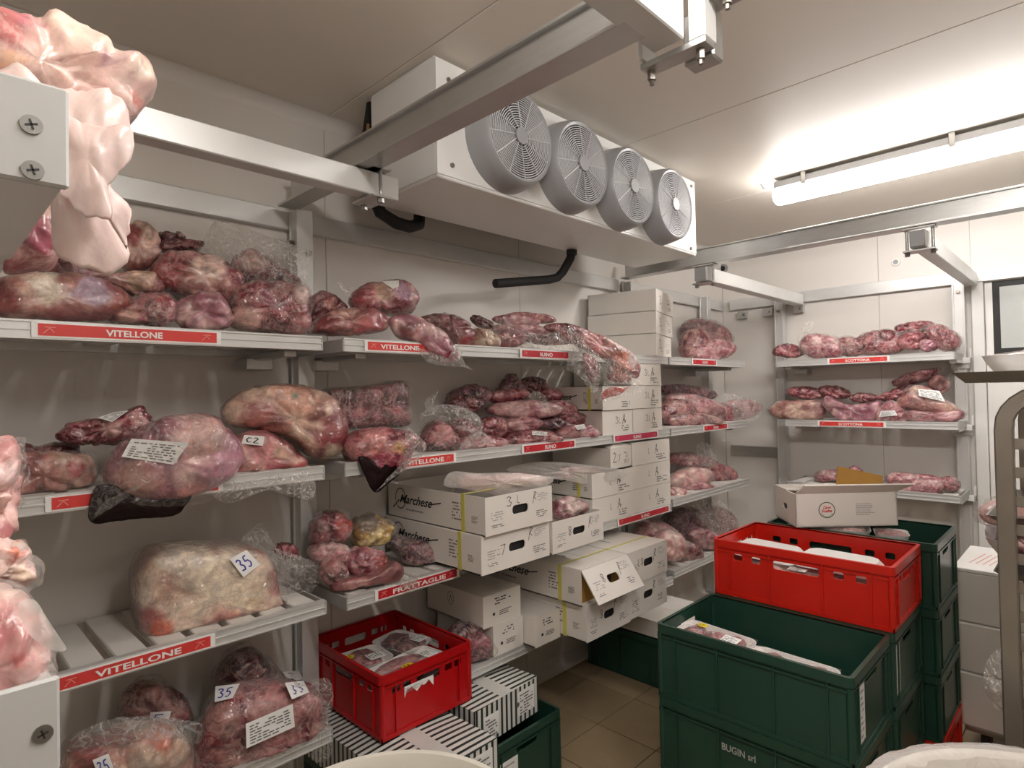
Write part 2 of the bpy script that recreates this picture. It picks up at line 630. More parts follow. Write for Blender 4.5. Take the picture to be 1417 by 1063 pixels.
def lump_mesh(outline, ax, val, depth, pal='beef', facing=0.5, seed=None, amp=0.012, e=0.7, M=72, K=12, patches=(), freq=16.0, zmin=None, grow=1.0, contrast=3.0, hold=0.5, lobes=None):
    LUMP_N[0] += 1
    seed = LUMP_N[0] * 7 if seed is None else seed
    c, C, n = frame_at(outline, ax, val, facing)
    depth = depth * 0.87
    if zmin is None:
        zmin = rest_level(C, ax, val)
    pts = spline(outline, M)
    pc = pts.mean(0)
    pts = pc + (pts - pc) * grow
    Q = np.array([onplane(x, y, C, n) for x, y in pts])
    C = onplane(pc[0], pc[1], C, n)
    V, PXY = [], []
    size = np.linalg.norm(Q - C, axis=1).mean()
    rs = np.random.RandomState(seed)
    if lobes is None:
        lobes = {'pork': 7, 'block': 5, 'pale': 8, 'lilac': 8, 'liver': 5}.get(pal, 14)
    wj = rs.randint(0, M, lobes)
    W = C + (Q[wj] - C) * rs.uniform(0.15, 1.0, (lobes, 1)) + n * (rs.uniform(-0.5, 0.5, (lobes, 1)) * depth)
    def worley(p):
        pw = p + (np.c_[fbm(p * 14, 2, 1), fbm(p * 14, 2, 2), fbm(p * 14, 2, 3)] - 0.5) * size * 0.5
        d = np.linalg.norm(pw[:, None, :] - W[None], axis=2)
        idx = d.argmin(1)
        ds = np.sort(d, axis=1)
        return np.clip((ds[:, 1] - ds[:, 0]) / (0.22 * size), 0, 1), idx
    for k in range(-K, K + 1):
        th = k / K * PI / 2
        s = abs(math.cos(th)) ** e
        h = math.copysign(abs(math.sin(th)) ** e, th) * depth / 2
        if abs(k) == K:
            s = 0.0
        rad = Q - C
        ru = rad / np.maximum(np.linalg.norm(rad, axis=1, keepdims=True), 1e-6)
        pos = C + s * rad + n * h
        dirn = ru * math.cos(th) + n * math.sin(th)
        nz = (fbm(pos * (0.9 / max(size, 0.03)) * 1.6 + seed * 3.7, 3, seed) - 0.5) * 2
        rg = 1 - np.abs(2 * fbm(pos * (2.2 / max(size, 0.03)) + seed * 1.3, 2, seed + 5) - 1)
        fine = (fbm(pos * (7.0 / max(size, 0.03)) * 0.9 + seed, 2, seed + 8) - 0.5) * 2
        disp = amp * (nz * 1.2 + (0.7 - rg) * 0.8 + (worley(pos)[0] - 0.65) * 1.1 + fine * 0.35)
        disp = disp * (hold + (1 - hold) * abs(math.sin(th)))
        pos = pos + dirn * disp[:, None]
        if zmin is not None:
            pos[:, 2] = np.maximum(pos[:, 2], zmin + 0.0006)
        if abs(k) == K:
            pos = np.repeat(pos.mean(0)[None], 1, 0)
            V.append(pos)
            PXY.append(pc[None])
        else:
            V.append(pos)
            PXY.append(pc + s * (pts - pc))
    verts = np.vstack(V)
    pxy = np.vstack(PXY)
    F = []
    nr = 2 * K - 1
    b0 = 1
    for j in range(M):
        F.append((0, b0 + (j + 1) % M, b0 + j))
    for r in range(nr - 1):
        a, b = b0 + r * M, b0 + (r + 1) * M
        for j in range(M):
            F.append((a + j, a + (j + 1) % M, b + (j + 1) % M, b + j))
    last = b0 + nr * M
    a = b0 + (nr - 1) * M
    for j in range(M):
        F.append((a + j, a + (j + 1) % M, last))
    # colours
    p3 = [np.array(lin(x)) for x in PAL[pal]]
    t = fbm(verts * freq + seed * 2.1, 4, seed + 11)
    t = np.clip((t - 0.5) * contrast + 0.5, 0, 1)[:, None]
    colr = np.where(t < 0.5, p3[0] + (p3[1] - p3[0]) * (t * 2), p3[1] + (p3[2] - p3[1]) * (t * 2 - 1))
    sm_, ci = worley(verts)
    tone = rs.uniform(-1, 1, lobes)[ci][:, None]
    lean = pal in ('beef', 'dark', 'red', 'rib', 'plum', 'pink')
    if lean:
        colr = np.where(tone > 0, colr + (p3[1] - colr) * tone * 0.55, colr + (p3[0] - colr) * (-tone) * 0.7)
        fs_ = (np.clip(1 - sm_ * 2.2, 0, 1) * np.clip(fbm(verts * 22 + 3, 2, seed) * 3 - 0.8, 0, 1))[:, None] * 0.85
        colr = colr * (1 - fs_) + p3[2] * fs_
    else:
        fs_ = np.clip(1 - sm_ * 3.5, 0, 1)[:, None] * 0.55
        colr = colr * (1 - fs_) + p3[0] * fs_
    for (x, y, r, cc) in patches:
        w = np.linalg.norm(pxy - np.array([x, y]), axis=1) / r
        w = w + (fbm(verts * 30 + seed, 3, seed + 3) - 0.5) * 1.1
        a = np.clip((1.1 - w) * 3, 0, 1)[:, None] * 0.9
        colr = colr * (1 - a) + np.array(lin(cc)) * (0.8 + 0.4 * t) * a
    if lean:
        colr = colr * np.array([0.80, 0.78, 0.80])
    fold = fbm(verts * (2.2 / max(size, 0.03)) + seed * 1.3, 2, seed + 5)
    return verts, F, colr, (C, n)

def mesh_from(name, verts, F, mat, parent, colr=None, smooth=True):
    me = bpy.data.meshes.new(name)
    og = org(parent)
    me.from_pydata((np.asarray(verts) - og).tolist(), [], F)
    me.materials.append(mat)
    if smooth:
        me.polygons.foreach_set('use_smooth', [True] * len(me.polygons))
    if colr is not None:
        at = me.color_attributes.new('Col', 'FLOAT_COLOR', 'POINT')
        at.data.foreach_set('color', np.c_[colr, np.ones(len(colr))].astype(np.float32).ravel())
    o = bpy.data.objects.new(name, me)
    COL.objects.link(o)
    if parent is not None:
        o.parent = parent
    ORG[o.name] = og
    return o

DIG = {'3': [(0, .88), (.35, 1), (.75, .85), (.35, .55), (.8, .35), (.6, .05), (0, .1)],
       '5': [(.85, 1), (.25, .95), (.15, .55), (.6, .6), (.85, .3), (.5, 0), (.05, .08)],
       '2': [(.1, .8), (.4, 1), (.75, .8), (.1, .02), (.9, .05)], '8': [(.7, .9), (.3, 1), (.2, .75), (.75, .3), (.5, 0), (.2, .2), (.7, .7), (.7, .9)],
       'l': [(.3, 1), (.2, .1), (.7, 0)], '7': [(0, .95), (.8, 1), (.3, 0)], 'c': [(.85, .9), (.2, .8), (.1, .2), (.8, .1)], 's': [(.8, .9), (.3, .8), (.6, .5), (.2, .1)],
       'A': [(.05, 0), (.5, 1), (.6, .1), (.8, .3), (.3, .45)], 'R': [(.1, -.3), (.5, 1), (.85, .85), (.5, .5), (.3, .45), (.8, .1)], 'C': [(.9, .8), (.4, .95), (.1, .5), (.4, .05), (.9, .15)]}

def sticker(parent, bvh, quad, kind='35', name='label_sticker', ink=None, mat=None):
    """paper label laid over the piece; quad = four photo points TL TR BR BL found on the piece's surface"""
    q = np.array(quad, float)
    def uv(a, b):
        return (q[0] * (1 - a) + q[1] * a) * (1 - b) + (q[3] * (1 - a) + q[2] * a) * b
    rows = []
    for b in np.linspace(0, 1, 6):
        for a in np.linspace(0, 1, 6):
            p = uv(a, b)
            d = Vector(ray(*p))
            h = bvh.ray_cast(Vector(CAM), d)
            if h[0] is not None:
                rows.append((a, b, (h[0] - Vector(CAM)).length / d.length))
    if len(rows) < 5:
        return None
    R = np.array(rows)
    A = np.c_[np.ones(len(R)), R[:, 0], R[:, 1], R[:, 0] * R[:, 1]]
    cf = np.linalg.lstsq(A, R[:, 2], rcond=None)[0]
    over = max(0, np.max(A @ cf - R[:, 2]))
    def pos(a, b, lift):
        t = cf @ np.array([1, a, b, a * b]) - min(over, 0.012) - 0.002 - lift
        return CAM + ray(*uv(a, b)) * t
    mb = MB()
    mb.quadgrid([[pos(a, b, 0) for b in np.linspace(0, 1, 4)] for a in np.linspace(0, 1, 4)])
    st = mb.build(name, mat or M_PAPER, parent)
    pm = MB()
    def stroke(pts, w):
        for p0, p1 in zip(pts[:-1], pts[1:]):
            d = np.array([p1[0] - p0[0], p1[1] - p0[1]])
            ln = np.linalg.norm(d)
            if ln < 1e-6:
                continue
            d /= ln
            nn = np.array([-d[1], d[0]]) * w / 2
            c = [(p0[0] + nn[0], p0[1] + nn[1]), (p0[0] - nn[0], p0[1] - nn[1]), (p1[0] - nn[0], p1[1] - nn[1]), (p1[0] + nn[0], p1[1] + nn[1])]
            pm.add([pos(x, 1 - y, 0.0008) for x, y in c], [(0, 1, 2, 3)])
    if kind == 'print':
        rg = random.Random(int(q.sum()))
        for r in range(7):
            y = 0.12 + r * 0.115
            x = 0.08
            while x < 0.9:
                w = rg.uniform(0.05, 0.16)
                if rg.random() < 0.8:
                    stroke([(x, y), (min(x + w, 0.93), y)], 0.05)
                x += w + 0.03
        pm.build('printing', ink or M_GREYINK, st)
    elif kind:
        k = len(kind)
        for i, ch in enumerate(kind):
            s = 0.7 / k
            stroke([(0.15 + i * s + x * s * 0.85, 0.2 + y * 0.6) for x, y in DIG[ch]], 0.07)
        pm.build('handwriting', ink or M_BLUEINK, st)
    return st

def cut(name, label, outline, ax, val, depth, pal='beef', mat=None, cat='meat', group=None, bag=False, stickers=(), part='flesh', film=None, **kw):
    """a cut of meat: its flesh, its plastic bag and its labels"""
    verts, F, colr, (C, n) = lump_mesh(outline, ax, val, depth, pal, **kw)
    base = C.copy()
    base[2] = verts[:, 2].min()
    t = thing(name, label, cat, base, group)
    mesh_from(part, verts, F, mat or {'beef': MEAT_LEAN, 'dark': MEAT_LEAN, 'pale': MEAT_FAT, 'lilac': MEAT_FAT, 'pink': MEAT_LEAN, 'pork': MEAT_PORK, 'red': MEAT_LEAN, 'block': MEAT_FAT, 'rib': MEAT_LEAN, 'yellow': MEAT_FAT, 'plum': MEAT_LEAN, 'liver': MEAT_FAT}[pal], t, colr)
    bv = verts
    if bag:
        kb = dict(kw)
        kb.update(amp=kw.get('amp', 0.012) * 1.2 + 0.004, grow=kw.get('grow', 1.0) * 1.05, K=7, M=48)
        kb.pop('patches', None)
        v2, F2, _, _ = lump_mesh(outline, ax, val, depth + 0.012, pal, **kb)
        mesh_from('plastic_bag', v2, F2, FILM_THIN, t)
        LUMP_N[0] -= 1
    if stickers:
        allv, allf = verts.tolist(), list(F)
        if bag:
            k = len(allv)
            allv += v2.tolist()
            allf += [tuple(i + k for i in q) for q in F2]
        bvh = BVHTree.FromPolygons(allv, allf)
        for sq in stickers:
            sticker(t, bvh, sq[0], sq[1], ink=sq[2] if len(sq) > 2 else None)
    return t

def sheet(parent, name, outline, ax, val, mat, facing=0.5, amp=0.02, freq=28.0, bow=0.0, seed=None, rings=7, M=48, thick=0.0, tilt=0.0, fz=1.0, jag=0.0):
    """crumpled film or flap of fat with the given outline, real folds"""
    LUMP_N[0] += 1
    seed = LUMP_N[0] * 5 if seed is None else seed
    c, C, n = frame_at(outline, ax, val, facing)
    pts = spline(outline, M)
    pc = pts.mean(0)
    fv = np.array([1, 1, fz])
    if jag:
        jn = fbm(np.c_[pts * 0.09, np.zeros(len(pts))], 3, seed) - 0.5
        pts = pts + (pts - pc) / np.maximum(np.linalg.norm(pts - pc, axis=1, keepdims=True), 1) * (jn * 2 * jag)[:, None]
    if tilt:
        n = n + np.array([0, 0, tilt])
        n /= np.linalg.norm(n)
    V, F = [], []
    def pt(x, y, s):
        p = onplane(x, y, C, n)
        f = 1 - abs(2 * fbm(p[None] * fv * freq + seed, 3, seed)[0] - 1)
        f = 0.6 * f + 0.4 * (1 - abs(2 * fbm(p[None] * fv * freq * 2.3 + seed, 2, seed + 4)[0] - 1))
        return p + n * (amp * (f - 0.6) * 2 * (0.4 + 0.6 * min(1, 1.3 - s)) + bow * (1 - s * s))
    V.append(pt(pc[0], pc[1], 0))
    for r in range(1, rings + 1):
        s = r / rings
        for x, y in pts:
            V.append(pt(pc[0] + s * (x - pc[0]), pc[1] + s * (y - pc[1]), s))
    for j in range(M):
        F.append((0, 1 + j, 1 + (j + 1) % M))
    for r in range(rings - 1):
        a, b = 1 + r * M, 1 + (r + 1) * M
        for j in range(M):
            F.append((a + j, b + j, b + (j + 1) % M, a + (j + 1) % M))
    o = mesh_from(name, np.array(V), F, mat, parent)
    if thick:
        md = o.modifiers.new('thick', 'SOLIDIFY')
        md.thickness = thick
    return o

# ================================================================== the room
XL, XR, YN, YF, ZC = -2.17, 1.5, -0.34, 4.63, 2.6

def panelled(name, joint_boxes, pieces, mat, piece_name):
    mb = MB()
    for b in joint_boxes:
        mb.box(*b)
    w = struct(mb.build(name, M_JOINT))
    for b in pieces:
        MB().box(*b).build(piece_name, mat, w, bevel=0.002)
    return w

fl = struct(MB().box(XL, XR, YN, YF, -0.06, -0.004).build('floor', M_GROUT))
tile0 = MB().box(0.002, 0.298, 0.002, 0.298, -0.004, 0.0).build('floor_tile', M_TILE, fl, bevel=0.0012)
nx = [(-1.97 + 0.3 * i) for i in range(-1, 12)]
ny = [(-0.2 + 0.3 * j) for j in range(-1, 17)]
first = True
for x in nx:
    for y in ny:
        if x + 0.298 < XL + 0.01 or y + 0.298 < YN + 0.01 or x > XR or y > YF - 0.05:
            continue
        if x < XL or x + 0.3 > XR or y < YN or y + 0.3 > YF:
            MB().box(max(x, XL) + 0.002, min(x + 0.298, XR), max(y, YN) + 0.002, min(y + 0.298, YF), -0.004, 0).build('floor_tile', M_TILE, fl)
            continue
        if first:
            tile0.location = (x, y, 0)
            first = False
        else:
            o = tile0.copy()
            COL.objects.link(o)
            o.location = (x, y, 0)
seams = [YN, 0.07, 1.17, 2.27, 3.37, 4.47, YF]
T = 0.03
ceil = panelled('ceiling', [(XL - 0.1, XR + 0.1, YN - 0.1, YF + 0.1, ZC + 0.002, ZC + 0.06)],
                [(XL - 0.02, XR + 0.02, a + 0.0015, b - 0.0015, ZC, ZC + 0.01) for a, b in zip(seams[:-1], seams[1:])], M_CEIL, 'ceiling_panel')
panelled('wall_left', [(XL - 0.1, XL - 0.002, YN, YF, -0.06, ZC + 0.06)],
         [(XL - 0.02, XL, a + 0.0015, b - 0.0015, 0, ZC) for a, b in zip(seams[:-1], seams[1:])], M_WALL, 'wall_panel')
xs = [XL, -1.07, -0.57]
panelled('wall_far', [(XL - 0.1, -0.57, YF + 0.002, YF + 0.1, -0.06, ZC + 0.06), (-0.57, XR + 0.1, YF + 0.002, YF + 0.1, 2.2, ZC + 0.06)],
         [(a + 0.0015, b - 0.0015, YF, YF + 0.02, 0, ZC) for a, b in zip(xs[:-1], xs[1:])] + [(-0.57, XR, YF, YF + 0.02, 2.2, ZC)], M_WALL, 'wall_panel')
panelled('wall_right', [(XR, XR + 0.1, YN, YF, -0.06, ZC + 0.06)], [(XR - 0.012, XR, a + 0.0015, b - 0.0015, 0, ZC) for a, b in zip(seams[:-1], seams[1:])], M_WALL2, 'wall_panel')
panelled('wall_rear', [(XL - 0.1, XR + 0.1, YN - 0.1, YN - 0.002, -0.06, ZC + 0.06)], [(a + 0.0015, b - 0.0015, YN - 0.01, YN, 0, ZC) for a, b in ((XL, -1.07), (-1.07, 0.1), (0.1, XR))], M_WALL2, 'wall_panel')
# cove where wall meets ceiling and floor
def cove(name, pts, axis, a0, a1):
    mb = MB()
    n = len(pts)
    vs = [((p[0], a, p[1]) if axis == 1 else (a, p[0], p[1])) for a in (a0, a1) for p in pts]
    mb.add(vs, [(i, i + 1, n + i + 1, n + i) for i in range(n - 1)])
    return struct(mb.build(name, M_WALL, smooth=True))
arc = lambda s, z0, sz, r=0.045: [(s * (r - r * math.cos(t)), z0 + sz * (r - r * math.sin(t))) for t in np.linspace(0, PI / 2, 7)]
cove('trim_1', [(XL + 0.001 + a, z) for a, z in arc(1, ZC - 0.001, -1)], 1, YN, YF)
cove('trim_2', [(YF - 0.001 + a, z) for a, z in arc(-1, ZC - 0.001, -1)], 0, XL, XR)
cove('baseboard_left', [(XL + 0.001 + a, z) for a, z in arc(1, 0.001, 1, 0.06)], 1, YN, YF)
cove('baseboard_far', [(YF - 0.001 + a, z) for a, z in arc(-1, 0.001, 1, 0.06)], 0, XL, -0.6)
# white service door at the far right
dr = struct(MB().box(-0.57, -0.51, YF - 0.025, YF + 0.08, 0, 2.2).box(-0.57, XR, YF - 0.025, YF + 0.08, 2.14, 2.2).build('door_1', M_EVAP, bevel=0.003))
MB().box(-0.508, 0.6, YF + 0.0, YF + 0.06, 0.02, 2.135).build('door_leaf', M_WHITEP, dr, bevel=0.004)
MB().plate((-0.47, YF - 0.001, 1.68), (1, 0, 0), (0, 0, 1), [(0, 0), (0.9, 0), (0.9, 0.44), (0, 0.44)], [[(0.035, 0.035), (0.865, 0.035), (0.865, 0.405), (0.035, 0.405)]], 0.012).build('window_gasket', M_DARK, dr)
MB().box(-0.435, 0.395, YF - 0.004, YF - 0.001, 1.715, 2.085).build('door_window', M_GLASS, dr)
# little wall fixings
for px, py, r, nm in ((1001, 372, 0.038, 'dark round sensor cap on the wall above the cartons'), (1240, 363, 0.028, 'white round screw cap high on the far wall')):
    q = P(px, py, 1, YF)
    t = thing('wall_sensor' if r > 0.03 else 'wall_fixing', nm, 'fixing', (q[0], YF, q[2]))
    dk = r > 0.03
    MB().cyl((q[0], YF, q[2]), (q[0], YF - 0.012, q[2]), r, 20, r * 0.85).build('rim', M_FAN if dk else M_WHITEP, t, smooth=True)
    MB().cyl((q[0], YF - 0.012, q[2]), (q[0], YF - 0.016, q[2]), r * 0.55, 16).build('centre', M_DARK if dk else M_FAN, t, smooth=True)

# ================================================================== lamps
def batten(name, label, x0, x1, y, z=2.5, dim=1.0):
    t = thing(name, label, 'light', ((x0 + x1) / 2, y, 2.6))
    MB().box(x0, x1, y - 0.045, y + 0.045, 2.545, 2.585).build('housing', M_FAN, t, bevel=0.006)
    for a in (x0 + 0.15, (x0 + x1) / 2, x1 - 0.15):
        MB().box(a - 0.012, a + 0.012, y - 0.052, y + 0.052, 2.535, 2.6).build('mounting_clip', M_SCREW, t, bevel=0.002)
    prof = []
    for k in range(13):
        a = PI * k / 12
        prof.append((0.044 * math.cos(a), -0.078 * math.sin(a) ** 0.7))
    mb = MB()
    n = len(prof)
    secs = [(x0 - 0.01, 0.75), (x0, 0.93), (x0 + 0.02, 1.0), (x1 - 0.02, 1.0), (x1, 0.93), (x1 + 0.01, 0.75)]
    vs = [(x, y + p[0] * s, 2.545 + p[1] * s) for x, s in secs for p in prof]
    fs = [(i * n + j, i * n + j + 1, (i + 1) * n + j + 1, (i + 1) * n + j) for i in range(len(secs) - 1) for j in range(n - 1)]
    fs += [tuple(range(n)), tuple((len(secs) - 1) * n + j for j in range(n - 1, -1, -1))]
    mb.add(vs, fs)
    mb.build('diffuser', emit('lit_diffuser', (255, 250, 246), TUBE_POWER * dim), t, smooth=True)
    return t
lamp = batten('ceiling_light', 'long lit fluorescent batten on the ceiling with a clear end', -1.21, 0.32, 3.25, dim=0.8)
MB().tube([(-1.2, 3.25, 2.565), (-1.24, 3.25, 2.56), (-1.275, 3.24, 2.575), (-1.285, 3.235, 2.6)], 0.004, 6).build('supply_cable', M_FAN, lamp, smooth=True)
batten('ceiling_light', 'second fluorescent batten, above the near end of the room', -0.55, 0.95, 0.62)

# ================================================================== overhead rail structure
def channel(name, label, y, z0, z1, x0, x1, open_to=-1):
    t = thing(name, label, 'beam', ((x0 + x1) / 2, y, z0))
    w = 0.055
    mb = MB()
    mb.box(x0, x1, y - 0.004, y + 0.004, z0, z1)
    mb.box(x0, x1, y - w, y + w * 0.35, z0 - 0.005, z0 + 0.003)
    mb.box(x0, x1, y - w * 0.3, y + w * 0.35, z1 - 0.003, z1 + 0.005)
    mb.build('channel', M_ALU, t, bevel=0.001)
    return t
def bar(name, label, cat, x0, x1, y0, y1, z0, z1, mat=None, caps=(), group=None, r=0.003):
    t = thing(name, label, cat, ((x0 + x1) / 2, (y0 + y1) / 2, z0), group)
    MB().box(x0, x1, y0, y1, z0, z1).build('tube', mat or M_ALU, t, bevel=r)
    for c in caps:
        MB().box(*c).build('end_cap', M_FAN, t, bevel=0.002)
    return t
def clamp(x, y, z0, z1, label, ax='x', w=0.06):
    t = thing('rail_clamp', label, 'clamp', (x, y, z0))
    a, b = (0.012, w) if ax == 'x' else (w, 0.012)
    MB().box(x - w, x + w, y - w * 0.55, y + w * 0.55, z1, z1 + 0.008).build('upper_plate', M_ALU, t, bevel=0.001)
    MB().box(x - w, x + w, y - w * 0.55, y + w * 0.55, z0 - 0.008, z0).build('lower_plate', M_ALU, t, bevel=0.001)
    for s in (-1, 1):
        px, py = (x + s * w * 0.8, y)
        MB().cyl((px, py, z0 - 0.018), (px, py, z1 + 0.018), 0.006, 10).build('threaded_rod', M_SCREW, t, smooth=True)
        MB().cyl((px, py, z0 - 0.022), (px, py, z0 - 0.009), 0.011, 6).build('nut', M_SCREW, t)
        MB().cyl((px, py, z1 + 0.009), (px, py, z1 + 0.02), 0.011, 6).build('nut', M_SCREW, t)
    return t

channel('ceiling_beam', 'wide channel beam crossing overhead in front of the fan unit', 1.0, 2.195, 2.30, -2.10, -0.62)
channel('ceiling_beam', 'long channel beam along the ceiling below the lit batten', 3.15, 2.20, 2.29, -2.10, 1.45)
bar('hanging_rail', 'bright aluminium meat rail over the nearest shelf of beef', 'rail', -1.63, -1.57, -0.3, 1.10, 2.115, 2.187, M_ALUW)
bar('cross_rail', 'short square rail end under the corner bracket, top of the photo', 'rail', -0.64, -0.57, 0.35, 1.08, 2.19, 2.27, M_ALUW)
bar('cross_rail', 'square tube from the ceiling beam to the far left post', 'rail', -1.60, -1.53, 3.08, 4.56, 2.10, 2.175, M_ALUW, caps=[(-1.598, -1.532, 3.072, 3.08, 2.102, 2.173)])
bar('cross_rail', 'square tube from the ceiling beam to the far right post', 'rail', -0.59, -0.53, 3.08, 4.56, 2.10, 2.175, M_ALUW, caps=[(-0.588, -0.532, 3.072, 3.08, 2.102, 2.173)])
bar('wall_rail', 'flat aluminium rail along the left wall above the top shelves', 'rail', XL + 0.002, XL + 0.03, -0.3, 3.14, 2.125, 2.20, M_ALUW)
bar('wall_rail', 'flat aluminium rail across the far wall', 'rail', -2.1, 0.9, YF - 0.035, YF - 0.002, 2.125, 2.205, M_ALUW)
bar('wall_rail', 'short aluminium rail on the left wall near the corner', 'rail', XL + 0.002, XL + 0.03, 3.2, YF - 0.04, 2.125, 2.20, M_ALUW)
bar('kick_rail', 'low grey rail across the far corner behind the cartons', 'rail', -2.12, -1.72, YF - 0.03, YF - 0.002, 0.98, 1.06, M_ALU)
clamp(-1.6, 1.02, 2.11, 2.19, 'bolted clamp holding the bright meat rail under the channel beam')
clamp(-1.565, 3.13, 2.095, 2.185, 'small bolted clamp under the far beam, left one')
clamp(-0.56, 3.13, 2.095, 2.185, 'small bolted clamp under the far beam, right one')
# big bracket at the end of the near beam
t = thing('corner_bracket', 'heavy bolted corner bracket hanging at the top of the photo', 'bracket', (-0.605, 1.10, 2.18))
MB().box(-0.675, -0.53, 1.085, 1.125, 2.172, 2.185).build('lower_plate', M_ALU, t, bevel=0.001)
MB().box(-0.67, -0.66, 1.07, 1.12, 2.185, 2.30).build('side_plate', M_ALUW, t, bevel=0.001)
MB().box(-0.565, -0.53, 1.085, 1.135, 2.185, 2.42).build('side_plate', M_ALUW, t, bevel=0.002)
MB().box(-0.60, -0.535, 1.13, 1.175, 2.165, 2.27).build('end_block', M_ALU, t, bevel=0.004)
MB().box(-0.565, -0.48, 1.09, 1.16, 2.265, 2.285).build('upper_plate', M_ALU, t, bevel=0.001)
for bx, by, bz in ((-0.66, 1.105, 2.172), (-0.55, 1.105, 2.172), (-0.5, 1.12, 2.265)):
    MB().cyl((bx, by, bz - 0.02), (bx, by, bz), 0.009, 6).cyl((bx, by, bz - 0.03), (bx, by, bz - 0.01), 0.005, 8).build('bolt', M_STEEL, t)

# ================================================================== posts
def post(label, x, y, z1, mat=None, w=0.055):
    t = thing('upright_post', label, 'post', (x, y, 0))
    mb = MB().box(x - w / 2, x + w / 2, y - w / 2, y + w / 2, 0.012, z1)
    mb.box(x - w / 2 - 0.004, x - w / 2 + 0.006, y - w / 2 - 0.004, y + w / 2 + 0.004, 0.012, z1)
    mb.box(x + w / 2 - 0.006, x + w / 2 + 0.004, y - w / 2 - 0.004, y + w / 2 + 0.004, 0.012, z1)
    mb.build('profile', mat or M_ALUW, t, bevel=0.0015)
    MB().box(x - 0.04, x + 0.04, y - 0.04, y + 0.04, 0.0, 0.012).build('foot_plate', M_ALU, t, bevel=0.002)
    return t
p1 = post('aluminium post between the near and middle shelves on the left wall', -2.105, 1.035, 2.19)
p2 = post('aluminium post on the left wall behind the carton stacks', -2.12, 3.22, 2.19)
p3 = post('aluminium post at the corner, behind the last left shelves', -2.105, 4.2, 2.19)
p4 = post('aluminium post at the left end of the far wall shelves', -1.70, 4.565, 2.22)
p5 = post('aluminium post at the right end of the far wall shelves', -0.625, 4.565, 2.22)
p6 = post('rear aluminium post hidden behind the hanging pork', -2.105, -0.2, 2.19)
for p, x, y, axs in ((p1, -2.105, 1.035, 0), (p4, -1.70, 4.565, 1), (p5, -0.625, 4.565, 1)):
    for z in (2.07,):
        if axs == 0:
            MB().cyl((x + 0.028, y + 0.012, z - 0.04), (x + 0.042, y + 0.012, z - 0.04), 0.011, 6).build('bolt', M_STEEL, p)
            MB().cyl((x, y - 0.03, z), (x, y - 0.048, z), 0.009, 6).build('bolt', M_STEEL, p)
        else:
            MB().cyl((x, y - 0.028, z), (x, y - 0.042, z), 0.011, 6).build('bolt', M_STEEL, p)
# bracket blocks on wall rails
for x, y in ((-2.0, 4.60), (-1.80, 4.60), (-1.58, 4.60)):
    t = thing('rail_bracket', 'small grey bracket under the far wall rail' if x < -1.9 else ('small dark bracket by the far left post' if x < -1.7 else 'small bracket just right of the far left post'), 'bracket', (x, y, 2.05))
    MB().box(x - 0.035, x + 0.035, y - 0.01, y + 0.028, 2.05, 2.11).build('plate', M_ALU, t, bevel=0.002)
    MB().cyl((x + 0.015, y - 0.01, 2.08), (x + 0.015, y - 0.018, 2.08), 0.008, 6).build('bolt', M_STEEL, t)

# ================================================================== slatted shelves
LEFT_F, FAR_F = -1.75, 4.23
def frame_left(front):
    return Matrix(((0, -1, 0, front), (1, 0, 0, 0), (0, 0, 1, 0), (0, 0, 0, 1)))
def frame_far(front):
    return Matrix(((1, 0, 0, 0), (0, 1, 0, front), (0, 0, 1, 0), (0, 0, 0, 1)))
def frame_rear(front):
    return Matrix(((-1, 0, 0, 0), (0, -1, 0, front), (0, 0, 1, 0), (0, 0, 0, 1)))

